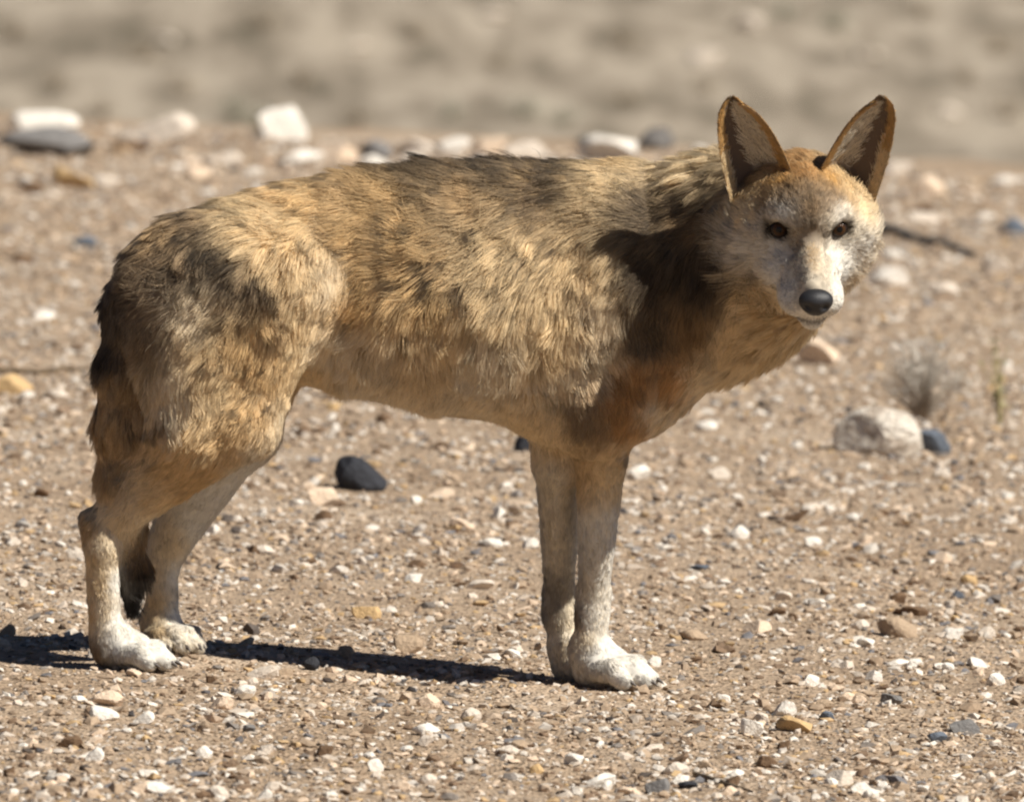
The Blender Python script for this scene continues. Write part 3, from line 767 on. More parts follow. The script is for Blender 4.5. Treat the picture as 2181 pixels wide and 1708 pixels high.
# u, v, tip, root, length, flow right, flow up, lift
MAIN = [
 (860, 374, 'dark', 'tan', .044, -1, .05, .5), (1000, 374, 'dark', 'lbrown', .048, -1, .15, .6), (1150, 370, 'dark', 'tan', .050, -1, .15, .6), (1265, 372, 'dark', 'tan', .048, -1, .05, .5),
 (300, 530, 'gbrown', 'grey', .036, -.7, -.7, .35), (262, 640, 'dark', 'gbrown', .030, -.3, -1, .3), (430, 440, 'gbrown', 'tan', .034, -.9, -.5, .35), (600, 395, 'lbrown', 'tan', .036, -1, -.15, .4),
 (780, 372, 'lbrown', 'tan', .040, -1, .0, .45), (930, 366, 'dark', 'tan', .046, -1, .1, .55), (1080, 366, 'dark', 'lbrown', .050, -1, .2, .6), (1210, 366, 'dark', 'tan', .050, -1, .1, .55), (1330, 350, 'tan', 'cream', .046, -1, .0, .4), (1470, 350, 'ctan', 'cream', .040, -1, .05, .4),
 (1180, 420, 'gbrown', 'tan', .044, -.9, -.3, .4), (1330, 400, 'ctan', 'gbrown', .040, -.9, -.4, .35), (1020, 430, 'lbrown', 'dark', .042, -.95, -.3, .4), (850, 440, 'tan', 'brown', .04, -.95, -.25, .4), (660, 440, 'tan', 'ctan', .036, -.9, -.3, .35), (550, 470, 'ctan', 'tan', .034, -.8, -.5, .3),
 (760, 500, 'tan', 'dark', .046, -.9, -.3, .42), (900, 520, 'tan', 'dark', .046, -.9, -.4, .42), (1060, 530, 'ctan', 'dark', .046, -.85, -.5, .42), (1180, 530, 'ctan', 'brown', .038, -.7, -.7, .4), (1260, 540, 'ctan', 'lbrown', .036, -.4, -.9, .3),  # dark flank roots: brown-grey undercoat, also painting shade between the locks
 (780, 620, 'ochre', 'dark', .044, -.75, -.6, .4), (920, 620, 'tan', 'dark', .044, -.6, -.8, .4), (1060, 630, 'ctan', 'dark', .044, -.5, -.9, .4), (1200, 640, 'ctan', 'brown', .036, -.3, -1, .35), (1280, 650, 'cream', 'lbrown', .036, -.15, -1, .3),
 (780, 710, 'cream', 'lbrown', .042, -.15, -1, .35), (920, 710, 'ctan', 'lbrown', .042, .0, -1, .32), (1060, 710, 'cream', 'lbrown', .042, -.05, -1, .32), (1180, 720, 'ctan', 'lbrown', .034, -.1, -1, .3), (1250, 740, 'cream', 'lbrown', .03, -.2, -1, .3),
 (780, 780, 'cream', 'ctan', .032, -.1, -1, .3), (1000, 780, 'cream', 'ctan', .034, -.05, -1, .3), (1150, 790, 'cream', 'tan', .03, -.1, -1, .3), (800, 860, 'cream', 'cream', .022, -.4, -.8, .25), (1000, 890, 'cream', 'ctan', .02, -.4, -.8, .25), (1150, 900, 'ctan', 'cream', .02, -.4, -.8, .25),
 (1380, 440, 'dark', 'gbrown', .040, -.85, -.5, .35), (1500, 430, 'dark', 'brown', .038, -.85, -.5, .35), (1400, 560, 'dark', 'dark', .038, -.5, -.9, .3), (1520, 560, 'dark', 'dark', .038, -.6, -.8, .3), (1350, 670, 'dark', 'brown', .034, -.2, -1, .3), (1470, 670, 'brown', 'dark', .036, -.4, -.9, .3),  # neck, shoulder and chest: the head's shadow deepened in the coat colour
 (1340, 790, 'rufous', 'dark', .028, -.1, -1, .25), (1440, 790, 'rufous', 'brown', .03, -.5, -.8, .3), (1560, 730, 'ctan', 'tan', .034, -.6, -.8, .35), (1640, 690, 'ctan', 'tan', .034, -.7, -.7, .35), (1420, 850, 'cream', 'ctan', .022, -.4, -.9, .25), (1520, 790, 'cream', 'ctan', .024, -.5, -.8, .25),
 (380, 560, 'gbrown', 'dark', .034, -.7, -.6, .4), (480, 540, 'dark', 'gbrown', .034, -.7, -.6, .4), (350, 490, 'lbrown', 'gbrown', .034, -.8, -.6, .35), (620, 560, 'ctan', 'tan', .03, -.4, -.9, .25), (700, 560, 'cream', 'tan', .028, -.2, -1, .2), (540, 610, 'gbrown', 'dark', .03, -.5, -.8, .35), (430, 640, 'cream', 'gcream', .036, -.8, -.3, .3), (320, 640, 'gbrown', 'grey', .036, -.7, -.6, .3), (300, 720, 'gbrown', 'dark', .036, -.5, -.8, .3),
 (640, 690, 'ctan', 'tan', .026, -.2, -1, .2), (700, 720, 'cream', 'ctan', .026, -.1, -1, .2), (540, 700, 'tan', 'gbrown', .028, -.3, -1, .3), (450, 720, 'ctan', 'lbrown', .034, -.5, -.8, .3), (370, 760, 'cream', 'gcream', .036, -.5, -.9, .3), (560, 790, 'tan', 'lbrown', .022, -.25, -1, .3), (650, 800, 'ctan', 'ctan', .018, -.2, -1, .2), (450, 820, 'ctan', 'tan', .026, -.4, -1, .3), (350, 860, 'cream', 'ctan', .027, -.3, -1, .3), (300, 900, 'lbrown', 'brown', .026, -.2, -1, .3), (540, 870, 'tan', 'lbrown', .017, -.4, -1, .3), (420, 910, 'ctan', 'tan', .020, -.5, -.9, .3), (600, 880, 'cream', 'ctan', .014, -.4, -.9, .2), (500, 940, 'tan', 'tan', .015, -.7, -.7, .25), (380, 970, 'tan', 'tan', .016, -.8, -.6, .25), (540, 990, 'gcream', 'cream', .014, -.6, -.7, .2),
 (440, 1020, 'tan', 'lbrown', .016, -.8, -.6, .22), (330, 1050, 'ctan', 'tan', .016, -.8, -.6, .22), (240, 1085, 'cream', 'ctan', .014, -.8, -.5, .22), (178, 1125, 'lbrown', 'lbrown', .012, -.5, -.9, .25), (300, 1090, 'cream', 'ctan', .012, -.4, -.9, .2), (225, 1150, 'cream', 'cream', .010, -.2, -1, .2), (260, 1160, 'cream', 'cream', .010, -.1, -1, .2), (188, 1200, 'ctan', 'ctan', .010, 0, -1, .2), (212, 1230, 'ctan', 'cream', .010, 0, -1, .2), (250, 1230, 'white', 'white', .009, 0, -1, .2), (184, 1300, 'tan', 'ctan', .010, 0, -1, .2), (218, 1300, 'cream', 'cream', .009, 0, -1, .2), (248, 1310, 'white', 'white', .009, 0, -1, .2), (200, 1380, 'gbrown', 'gbrown', .009, .1, -1, .2), (245, 1370, 'white', 'white', .008, .3, -1, .15), (300, 1395, 'white', 'white', .008, 1, -.3, .15), (340, 1410, 'white', 'white', .007, 1, -.3, .12), (225, 1425, 'grey', 'grey', .008, .3, -1, .15),
 (1330, 880, 'rufous', 'brown', .020, -.1, -1, .25), (1250, 900, 'gbrown', 'brown', .020, -.1, -1, .25), (1285, 1010, 'ctan', 'cream', .014, 0, -1, .2), (1230, 1000, 'lbrown', 'tan', .014, 0, -1, .2), (1280, 1110, 'white', 'cream', .012, 0, -1, .2), (1270, 1200, 'white', 'cream', .010, 0, -1, .2), (1230, 1240, 'gcream', 'gcream', .012, -.2, -1, .25), (1265, 1310, 'white', 'cream', .009, 0, -1, .2), (1222, 1316, 'gbrown', 'gbrown', .008, 0, -1, .2), (1232, 1345, 'cream', 'cream', .008, 0, -1, .2), (1270, 1390, 'white', 'white', .009, .3, -1, .18), (1340, 1440, 'white', 'white', .008, 1, -.4, .14), (1400, 1470, 'white', 'white', .007, 1, -.4, .12), (1240, 1440, 'gcream', 'white', .008, .3, -.9, .15),
]
FAR = [(500, 1020, 'white', 'white', .012, -.5, -.8, .2), (430, 1120, 'white', 'white', .010, -.4, -.9, .2), (360, 1150, 'cream', 'cream', .011, -.4, -.9, .2), (325, 1210, 'cream', 'cream', .010, -.1, -1, .2), (385, 1220, 'white', 'white', .009, 0, -1, .2), (325, 1290, 'ctan', 'ctan', .009, 0, -1, .2), (380, 1300, 'white', 'white', .009, 0, -1, .2), (360, 1370, 'gcream', 'white', .009, .5, -.6, .18), (330, 1350, 'gbrown', 'ctan', .009, .3, -.9, .2),
 (1190, 900, 'ctan', 'tan', .016, -.1, -1, .25), (1180, 1020, 'gcream', 'cream', .013, 0, -1, .2), (1185, 1150, 'gcream', 'cream', .012, 0, -1, .2), (1170, 1270, 'grey', 'grey', .009, 0, -1, .2), (1210, 1300, 'gcream', 'cream', .009, 0, -1, .2), (1210, 1390, 'cream', 'white', .009, .2, -1, .18), (1260, 1450, 'white', 'white', .008, 1, -.3, .14)]  # far foreleg: greyed in coat colour so it reads as shaded
TAILT = [(310, 580, 'gbrown', 'grey', .030, -.4, -1, .25), (250, 650, 'dark', 'gbrown', .030, -.2, -1, .14), (230, 720, 'black', 'dark', .034, -.1, -1, .14), (290, 720, 'gbrown', 'gbrown', .036, 0, -1, .25), (225, 820, 'lbrown', 'brown', .034, -.05, -1, .14), (225, 950, 'lbrown', 'brown', .034, 0, -1, .14), (240, 1050, 'lbrown', 'brown', .034, .1, -1, .2), (265, 1150, 'brown', 'gbrown', .036, .1, -1, .18), (280, 1230, 'black', 'dark', .034, 0, -1, .16), (280, 1280, 'black', 'black', .026, -.1, -1, .15)]
# head table in the head frame: |side|, forward, up, tip, root, length
HEADT = [(0, .10, -.028, 'grey', 'gcream', .007), (0, .08, -.018, 'lbrown', 'gcream', .008), (0, .06, -.010, 'lbrown', 'grey', .008), (.016, .08, -.028, 'gcream', 'grey', .008), (.020, .055, -.020, 'gcream', 'grey', .008),
 (.034, .075, -.055, 'white', 'white', .008), (.038, .055, -.050, 'white', 'cream', .010), (.042, .03, -.05, 'white', 'white', .012), (0, .09, -.098, 'white', 'white', .008), (.045, .015, -.030, 'white', 'gcream', .011), (.06, -.02, -.03, 'white', 'gcream', .018), (.08, -.05, -.03, 'gcream', 'gcream', .032), (.09, -.08, -.05, 'cream', 'ctan', .046), (.085, -.06, .0, 'ctan', 'gcream', .026), (.07, -.03, .008, 'ctan', 'gcream', .015),  # outer cheeks dulled in colour to match a cheek in shade
 (.034, .010, .021, 'white', 'gcream', .009), (.046, .0, .020, 'gcream', 'grey', .009), (.020, .022, .010, 'gcream', 'grey', .008), (.010, .028, .008, 'gbrown', 'grey', .008), (0, .030, .004, 'gbrown', 'grey', .008), (0, .015, .030, 'brown', 'gbrown', .010), (.015, .010, .034, 'gbrown', 'gbrown', .010), (0, .0, .045, 'gbrown', 'brown', .012), (.03, -.003, .040, 'gbrown', 'brown', .012), (.02, -.015, .050, 'brown', 'gbrown', .013), (.055, -.015, .030, 'lbrown', 'gbrown', .013), (.05, -.02, .042, 'lbrown', 'gbrown', .013), (0, -.035, .060, 'rufous', 'lbrown', .015), (.035, -.03, .052, 'orange', 'lbrown', .014), (.06, -.05, .04, 'tan', 'ctan', .015), (0, -.09, .06, 'rufous', 'tan', .02), (.05, -.1, .05, 'lbrown', 'tan', .025), (.06, -.1, -.07, 'ctan', 'ctan', .035), (.03, .0, -.1, 'cream', 'cream', .020), (.05, -.03, -.085, 'cream', 'cream', .028), (.056, .006, -.004, 'gcream', 'grey', .008)]

def table2(tab):
    return (np.array([(a[0], a[1]) for a in tab], float), np.array([COL[a[2]] for a in tab]), np.array([COL[a[3]] for a in tab]), np.array([a[4] for a in tab]), np.array([a[5:8] for a in tab], float))
def blend(q, ctr, vals, soft, pw=2.0):
    out = np.zeros((len(q),) + vals.shape[1:])
    for i in range(0, len(q), 40000):
        d2 = ((q[i:i + 40000, None] - ctr[None]) ** 2).sum(-1)
        wt = 1 / (d2 + soft ** 2) ** pw; wt /= wt.sum(1, keepdims=True)
        out[i:i + 40000] = np.tensordot(wt, vals, (1, 0))
    return out

GR = ['main', 'far', 'tail', 'head']
def group_weights(p):
    d = np.full((len(p), 4), 9.0)
    for pr in PR:
        g = GR.index(pr['g']); d[:, g] = np.minimum(d[:, g], sdf_of(pr, p))
    wt = np.exp(-np.clip(d - d.min(1, keepdims=True), 0, 1) / .006)
    return wt / wt.sum(1, keepdims=True)

def coat(p, nrm):
    """for points on the skin: tip colour, root colour, length, flow (3), lift"""
    n = len(p); wt = group_weights(p)
    # smooth blending towards the head by distance
    hl = to_head(p)
    uv = project(p); jit = np.stack([vnoise(p, 38, 5), vnoise(p, 38, 6)], 1) * 15 + np.stack([vnoise(p, 110, 15), vnoise(p, 110, 16)], 1) * 12
    small = (uv[:, 1] > 1040)[:, None]
    uvj = uv + np.where(small, jit * .25, jit)
    tip = np.zeros((n, 3)); root = np.zeros((n, 3)); ln = np.zeros(n); fl = np.zeros((n, 3)); lift = np.zeros(n)
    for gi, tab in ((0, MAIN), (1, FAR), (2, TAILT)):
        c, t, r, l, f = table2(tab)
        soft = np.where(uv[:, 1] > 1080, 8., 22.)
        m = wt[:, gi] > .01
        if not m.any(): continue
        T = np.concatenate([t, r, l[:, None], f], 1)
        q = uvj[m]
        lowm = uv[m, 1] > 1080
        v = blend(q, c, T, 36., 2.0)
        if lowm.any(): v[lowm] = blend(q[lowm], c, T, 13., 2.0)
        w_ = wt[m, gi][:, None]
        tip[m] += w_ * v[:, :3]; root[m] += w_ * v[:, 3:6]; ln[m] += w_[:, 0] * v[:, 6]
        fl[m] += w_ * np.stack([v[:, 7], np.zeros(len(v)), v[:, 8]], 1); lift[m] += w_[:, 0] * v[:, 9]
    m = wt[:, 3] > .01
    if m.any():
        c = np.array([a[:3] for a in HEADT]); T = np.array([list(COL[a[3]]) + list(COL[a[4]]) + [a[5]] for a in HEADT])
        q = hl[m].copy(); side = np.sign(q[:, 0]); q[:, 0] = np.abs(q[:, 0]); q += np.stack([vnoise(p[m], 70, 25), vnoise(p[m], 70, 26), vnoise(p[m], 70, 27)], 1) * .005
        v = blend(q, c, T, .009, 2.2)
        a = hl[m]
        # dark lids and tear line, dark lips
        de = np.sqrt(((np.abs(a[:, 0]) - .039) / 1.25) ** 2 + (a[:, 2] - .001) ** 2 + np.clip(a[:, 1] - .02, 0, 1) ** 2 * 0)
        rim = np.clip((.0170 - de) / .006, 0, 1) * (a[:, 1] > -.03)
        tear = np.clip(1 - np.abs(np.abs(a[:, 0]) - .026 + (a[:, 2] + .006) * -.35) / .005, 0, 1) * ((a[:, 2] < -.004) & (a[:, 2] > -.022) & (a[:, 1] > 0))
        lip = np.clip(1 - np.abs(a[:, 2] + .090 - .25 * np.clip(.06 - a[:, 1], 0, 1)) / .0058, 0, 1) * ((a[:, 1] > .015)) * .95
        stripe = np.clip(1 - np.abs(a[:, 0]) / .006, 0, 1) * ((a[:, 2] > .012) & (a[:, 1] > -.03)) * .4
        dk = np.clip(np.maximum.reduce([rim, tear * .35, lip, stripe]), 0, 1)[:, None]
        dark = np.array(COL['dark']) * .6
        v[:, :3] = v[:, :3] * (1 - dk) + dark * dk; v[:, 3:6] = v[:, 3:6] * (1 - dk) + dark * dk
        # hair grows away from the nose, out over the cheeks
        src = np.array([0, .125, -.045]); dv = a - src; dv[:, 0] *= 1.3
        dv /= np.linalg.norm(dv, axis=1)[:, None]
        dw = dv @ HM.T
        w_ = wt[m, 3][:, None]
        tip[m] += w_ * v[:, :3]; root[m] += w_ * v[:, 3:6]; ln[m] += w_[:, 0] * v[:, 6]
        fl[m] += w_ * dw; lift[m] += w_[:, 0] * np.interp(v[:, 6], [.005, .02, .035], [.30, .36, .42])
    return tip, root, ln, fl, lift, wt

# ---- body mesh object
wolf = empty('wolf', (P(760, 1440, .15)[0], .15, 0.0))
tag(wolf, 'shaggy tan and grey wolf standing side-on with its head turned to look at us', 'wolf')
def child(name, me, mat, parent=wolf):
    o = link(name, me, mat); o.parent = parent; o.matrix_parent_inverse = Matrix.Translation(-Vector(wolf.location)) if parent is wolf else Matrix.Identity(4)
    return o

def skin_material():
    m, n, b = new_mat('wolf_undercoat'); L = n.links.new
    at = N(n, 'ShaderNodeAttribute'); at.attribute_name = 'tint'
    L(at.outputs['Color'], b.inputs['Base Color']); b.inputs['Roughness'].default_value = .9; b.inputs['Specular IOR Level'].default_value = .1
    return m
M_skin = skin_material()

def hair_material():
    m = bpy.data.materials.new('wolf_hair'); m.use_nodes = True; n = m.node_tree; L = n.links.new
    n.nodes.clear()
    out = N(n, 'ShaderNodeOutputMaterial'); hb = N(n, 'ShaderNodeBsdfHairPrincipled')
    hb.parametrization = 'COLOR'
    a0 = N(n, 'ShaderNodeAttribute'); a0.attribute_name = 'root_tint'
    a1 = N(n, 'ShaderNodeAttribute'); a1.attribute_name = 'tip_tint'
    hi = N(n, 'ShaderNodeHairInfo')
    mr = N(n, 'ShaderNodeMapRange'); mr.inputs[1].default_value = .15; mr.inputs[2].default_value = .8
    L(hi.outputs['Intercept'], mr.inputs[0])
    mx = N(n, 'ShaderNodeMix', data_type='RGBA'); L(mr.outputs[0], mx.inputs[0]); L(a0.outputs['Color'], mx.inputs[6]); L(a1.outputs['Color'], mx.inputs[7])
    L(mx.outputs[2], hb.inputs['Color'])
    hb.inputs['Roughness'].default_value = .45; hb.inputs['Radial Roughness'].default_value = .6
    hb.inputs['Random Roughness'].default_value = .2
    df = N(n, 'ShaderNodeBsdfDiffuse'); L(mx.outputs[2], df.inputs['Color'])
    an = N(n, 'ShaderNodeAttribute'); an.attribute_name = 'pelt_normal'; L(an.outputs['Vector'], df.inputs['Normal'])
    ms = N(n, 'ShaderNodeMixShader'); ms.inputs[0].default_value = .18
    L(df.outputs[0], ms.inputs[1]); L(hb.outputs[0], ms.inputs[2])
    L(ms.outputs[0], out.inputs['Surface'])
    return m
M_hair = hair_material()

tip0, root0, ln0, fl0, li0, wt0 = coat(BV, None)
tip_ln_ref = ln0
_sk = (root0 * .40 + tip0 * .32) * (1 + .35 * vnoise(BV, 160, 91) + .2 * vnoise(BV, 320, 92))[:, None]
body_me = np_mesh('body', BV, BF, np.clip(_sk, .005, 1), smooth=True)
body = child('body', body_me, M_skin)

def mesh_normals(V, F):
    a = V[F[:, 2]] - V[F[:, 0]]; b = V[F[:, 3]] - V[F[:, 1]]; fn = np.cross(a, b)
    vn = np.zeros_like(V)
    for k in range(4):
        for c in range(3): vn[:, c] += np.bincount(F[:, k], fn[:, c], len(V))
    return vn / (np.linalg.norm(vn, axis=1)[:, None] + 1e-12), np.linalg.norm(fn, axis=1) / 2
BN, BA = mesh_normals(BV, BF)

def grow(root_p, nrm, tipc, rootc, ln, flow, lift, seed, clump_d, npt=6, clump=.75, width=(.00042, .00010), jit=.16, cv=.08, wave=.2, bumpy=.5):
    r = np.random.default_rng(seed); n = len(root_p)
    flow = flow + r.normal(0, jit, flow.shape) + wave * np.stack([vnoise(root_p, 22, 51), vnoise(root_p, 22, 52), vnoise(root_p, 22, 53)], 1)
    ft = flow - (flow * nrm).sum(1)[:, None] * nrm
    ft /= np.linalg.norm(ft, axis=1)[:, None] + 1e-9
    ln = ln * r.uniform(.65, 1.12, n) * (1 + .25 * vnoise(root_p, 45, 60))
    def path(p0, nn, f, L_, lf):
        t = np.linspace(0, 1, npt)
        lf = np.clip(lf, .05, 1)
        pts = np.empty((len(p0), npt, 3)); pts[:, 0] = p0 - nn * .001; cur = pts[:, 0]
        for i in range(1, npt):
            up_ = lf * (1.5 - 1.15 * t[i])          # stands up at the root, lies down towards the tip
            d = f + nn * up_[:, None] + np.array([0, 0, -.10]) * t[i]
            d /= np.linalg.norm(d, axis=1)[:, None]
            cur = cur + d * (L_ / (npt - 1))[:, None]; pts[:, i] = cur
        return pts
    pts = path(root_p, nrm, ft, ln, lift)
    # clumping: hairs lean to the lock they belong to
    nc = max(8, int(n / clump_d)); ci = r.choice(n, nc, replace=False)
    kd = kdtree.KDTree(nc)
    for k, i in enumerate(ci): kd.insert(root_p[i], k)
    kd.balance()
    own = np.fromiter((kd.find(q)[1] for q in root_p), int, n)
    cj = r.normal(0, .24, (nc, 3)); cf = ft[ci] + cj - (cj * nrm[ci]).sum(1)[:, None] * nrm[ci]; cf /= np.linalg.norm(cf, axis=1)[:, None]
    cp = path(root_p[ci], nrm[ci], cf, ln[ci] * r.uniform(.8, 1.2, nc), lift[ci] * r.uniform(.5, 1.6, nc))
    t = np.linspace(0, 1, npt)
    k = (clump * t ** 1.3)[None, :, None] * r.uniform(.55, 1, (n, 1, 1))
    off = root_p - root_p[ci][own]
    target = cp[own] + off[:, None, :] * .30
    pts = pts * (1 - k) + target * k
    cvar = (r.normal(0, cv, nc))[own] + r.normal(0, .12, n)
    f = np.minimum(np.clip(1 + cvar, .4, 1.6), .90 / tipc.max(1))[:, None]
    pn = nrm + (cj * bumpy)[own] + r.normal(0, .22, (n, 3)); pn /= np.linalg.norm(pn, axis=1)[:, None]
    return pts, tipc * f, rootc * f, r.uniform(.8, 1.2, n), pn, width

def curves_object(name, pts, tipc, rootc, wj, pn, width, parent):
    n, k, _ = pts.shape
    cu = bpy.data.hair_curves.new(name)
    cu.add_curves([k] * n)
    cu.attributes['position'].data.foreach_set('vector', pts.astype(np.float32).ravel())
    ra = cu.attributes.get('radius') or cu.attributes.new('radius', 'FLOAT', 'POINT')
    prof = np.interp(np.linspace(0, 1, k), [0, .55, 1], [width[0], width[0] * .85, width[1]])
    ra.data.foreach_set('value', (prof[None] * wj[:, None]).astype(np.float32).ravel())
    for nm, c in (('tip_tint', tipc), ('root_tint', rootc)):
        a = cu.attributes.new(nm, 'FLOAT_COLOR', 'CURVE'); cc = np.ones((n, 4), np.float32); cc[:, :3] = np.clip(c, .004, .95); a.data.foreach_set('color', cc.ravel())
    a = cu.attributes.new('pelt_normal', 'FLOAT_VECTOR', 'CURVE'); a.data.foreach_set('vector', pn.astype(np.float32).ravel())
    cu.materials.append(M_hair)
    o = bpy.data.objects.new(name, cu); C.objects.link(o); o.parent = parent
    return o

def sample(V, F, Nn, A, n, wts, r):
    pa = A * wts; fi = r.choice(len(F), n, p=pa / pa.sum())
    a, b = r.random(n)[:, None], r.random(n)[:, None]
    q = F[fi]
    mixv = lambda X: (X[q[:, 0]] * (1 - a) + X[q[:, 1]] * a) * (1 - b) + (X[q[:, 3]] * (1 - a) + X[q[:, 2]] * a) * b
    p = mixv(V); nn = mixv(Nn); nn /= np.linalg.norm(nn, axis=1)[:, None]
    return p, nn

r0 = np.random.default_rng(11)
fc = BF[:, 0]
dens = np.interp(ln0[fc], [.006, .012, .03, .05], [2.6, 1.9, 1.1, 1.0])
hp_, hn_ = sample(BV, BF, BN, BA, 480000, dens, r0)
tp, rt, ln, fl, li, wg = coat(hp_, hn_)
rt = rt * .9 + tp * .1
ln = np.where((wg[:, 0] > .6) & (ln > .025), ln * 1.22, ln)
hl = to_head(hp_)
keep = np.ones(len(hp_), bool)
for sgn in (-1, 1):                                   # no hair on the eyes and the nose leather
    d = np.sqrt(((hl[:, 0] - sgn * .039) / 1.2) ** 2 + (hl[:, 2] - .001) ** 2)
    keep &= ~((d < .0100) & (hl[:, 1] > -.02) & (hl[:, 1] < .05))
keep &= ~((np.abs(hl[:, 0]) < .021) & (hl[:, 1] > .100) & (hl[:, 2] > -.080) & (hl[:, 2] < -.03))
hp_, hn_, tp, rt, ln, fl, li = (a[keep] for a in (hp_, hn_, tp, rt, ln, fl, li))
legm = (ln <= .018) & (wg[keep, 3] < .3); ln = np.where(legm, ln * 1.3, ln); li = np.where(legm, li * 1.4, li)
longm = ln > .022
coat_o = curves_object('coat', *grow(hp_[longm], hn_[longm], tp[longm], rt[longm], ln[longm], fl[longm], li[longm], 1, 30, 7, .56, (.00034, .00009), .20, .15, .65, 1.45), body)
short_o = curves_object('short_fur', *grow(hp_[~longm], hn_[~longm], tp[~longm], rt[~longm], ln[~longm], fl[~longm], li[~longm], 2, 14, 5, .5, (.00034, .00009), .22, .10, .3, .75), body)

# ---- ears
M_ear_in = M_skin
def build_ear(sgn):
    I = [(.014, -.050, .048), (.034, -.050, .100), (.056, -.058, .138), (.082, -.066, .147)]
    O = [(.094, -.064, .004), (.114, -.066, .070), (.124, -.066, .128), (.112, -.066, .147)]
    def bez(c, t): return ((1 - t) ** 3)[:, None] * c[0] + (3 * t * (1 - t) ** 2)[:, None] * c[1] + (3 * t * t * (1 - t))[:, None] * c[2] + (t ** 3)[:, None] * c[3]
    nt_, nw = 22, 15
    t = np.linspace(0, 1, nt_); ie = bez(np.array(I), t); oe = bez(np.array(O), t)
    wv = np.linspace(0, 1, nw)
    width = np.linalg.norm(ie - oe, axis=1)
    grid = np.empty((nt_, nw, 3))
    for j, q in enumerate(wv):
        arc = np.sin(q * math.pi) ** .8
        g = ie * (1 - q) + oe * q
        g = g + np.stack([0 * t, 0 * t, .007 * np.sin(q * math.pi) * t ** 8], 1)
        g = g + np.stack([0 * t, -arc * (.42 * width) * (1 - .25 * t), 0 * t], 1)
        grid[:, j] = g
    du = np.gradient(grid, axis=0); dv = np.gradient(grid, axis=1)
    nn = np.cross(du, dv); nn /= np.linalg.norm(nn, axis=-1)[..., None] + 1e-9
    if nn[:, nw // 2, 1].mean() < 0: nn = -nn                      # towards the front
    th = (.0035 * np.sin(wv * math.pi) ** .5 + .0008)[None, :, None] * np.clip((1 - t) * 4, .1, 1)[:, None, None]
    front = grid + nn * th * .5; back = grid - nn * th * .5
    for G in (front, back): G[..., 0] *= sgn
    n3 = nn.copy(); n3[..., 0] *= sgn
    fw_ = HO + front @ HM.T; bw_ = HO + back @ HM.T; nw_ = n3 @ HM.T
    V = np.concatenate([fw_.reshape(-1, 3), bw_.reshape(-1, 3)])
    i = np.arange(nt_ * nw).reshape(nt_, nw); k = nt_ * nw
    F1 = np.stack([i[:-1, :-1], i[:-1, 1:], i[1:, 1:], i[1:, :-1]], -1).reshape(-1, 4)
    F2 = F1[:, ::-1] + k
    rimq = []
    for e in (i[:, 0], i[::-1, -1]):
        rimq.append(np.stack([e[:-1], e[1:], e[1:] + k, e[:-1] + k], 1))
    rimq.append(np.stack([i[-1, :-1], i[-1, 1:], i[-1, 1:] + k, i[-1, :-1] + k], 1))
    F = np.concatenate([F1, F2] + rimq)
    if sgn < 0: F = F[:, ::-1]
    tt = np.repeat(t, nw); ww = np.tile(wv, nt_)
    cin = np.where(((ww > .5) & (ww < .9))[:, None], np.array([.13, .095, .07]), np.array([.30, .24, .18]))
    cb = np.tile(np.array(COL['orange']) * .7, (k, 1))
    o = child('ear', np_mesh('ear', V, F, np.concatenate([cin, cb]), smooth=True), M_skin)
    # hair: back and rim, then the pale tufts inside
    r = np.random.default_rng(60 + sgn)
    def pick(n, tr, wr, side):
        a = r.uniform(*tr, n) * (nt_ - 1.001); b = r.uniform(*wr, n) * (nw - 1.001)
        ai, bi = a.astype(int), b.astype(int); fa, fb = (a - ai)[:, None], (b - bi)[:, None]
        g = fw_ if side > 0 else bw_
        pnt = (g[ai, bi] * (1 - fa) + g[ai + 1, bi] * fa) * (1 - fb) + (g[ai, bi + 1] * (1 - fa) + g[ai + 1, bi + 1] * fa) * fb
        tang = fw_[ai + 1, bi] - fw_[ai, bi]; tang /= np.linalg.norm(tang, axis=1)[:, None]
        return pnt, nw_[ai, bi] * side, tang, a / nt_, b / nw
    sets = []
    p, nn_, tg, ta, wa = pick(5200, (0, 1), (0, 1), -1)
    sets.append((p, nn_, tg, np.tile(np.array(COL['orange']), (len(p), 1)), np.tile(np.array(COL['tan']), (len(p), 1)), np.full(len(p), .007), np.full(len(p), .22)))
    for wr in ((0, .10), (.90, 1)):
        p, nn_, tg, ta, wa = pick(2800, (0, .995), wr, 1)
        cc = np.where((ta < .35)[:, None] & (wa > .5)[:, None], np.array(COL['ctan']), np.array(COL['orange']) * .55 + np.array(COL['tan']) * .45)
        sets.append((p, nn_, tg, cc, cc * .8, np.full(len(p), .012) * r.uniform(.5, 1.3, len(p)), np.full(len(p), .5)))
    p, nn_, tg, ta, wa = pick(2200, (.04, .96), (.05, .95), 1)     # short dark down
    sets.append((p, nn_, tg, np.tile(np.array(COL['gbrown']), (len(p), 1)), np.tile(np.array(COL['dark']), (len(p), 1)), np.full(len(p), .006), np.full(len(p), .3)))
    p, nn_, tg, ta, wa = pick(1100, (.12, .88), (.08, .55), 1)      # pale inner tuft
    out = (oe.mean(0) - ie.mean(0)); out[0] *= sgn; out = HM @ (out / np.linalg.norm(out))
    cc = np.tile(np.array(COL['gcream']), (len(p), 1)) * 1.15
    sets.append((p, nn_, tg * .8 + out * .35, cc, cc * .8, np.interp(ta, [.1, .9], [.026, .012]), np.full(len(p), .3)))
    p, nn_, tg, ta, wa = pick(500, (.02, .5), (.86, 1), 1)       # fringe at the outer foot
    cc = np.tile(np.array(COL['cream']), (len(p), 1))
    sets.append((p, nn_, tg - out * .3, cc, cc * .85, np.full(len(p), .012), np.full(len(p), .35)))
    al = [np.concatenate([s[k_] for s in sets]) for k_ in range(7)]
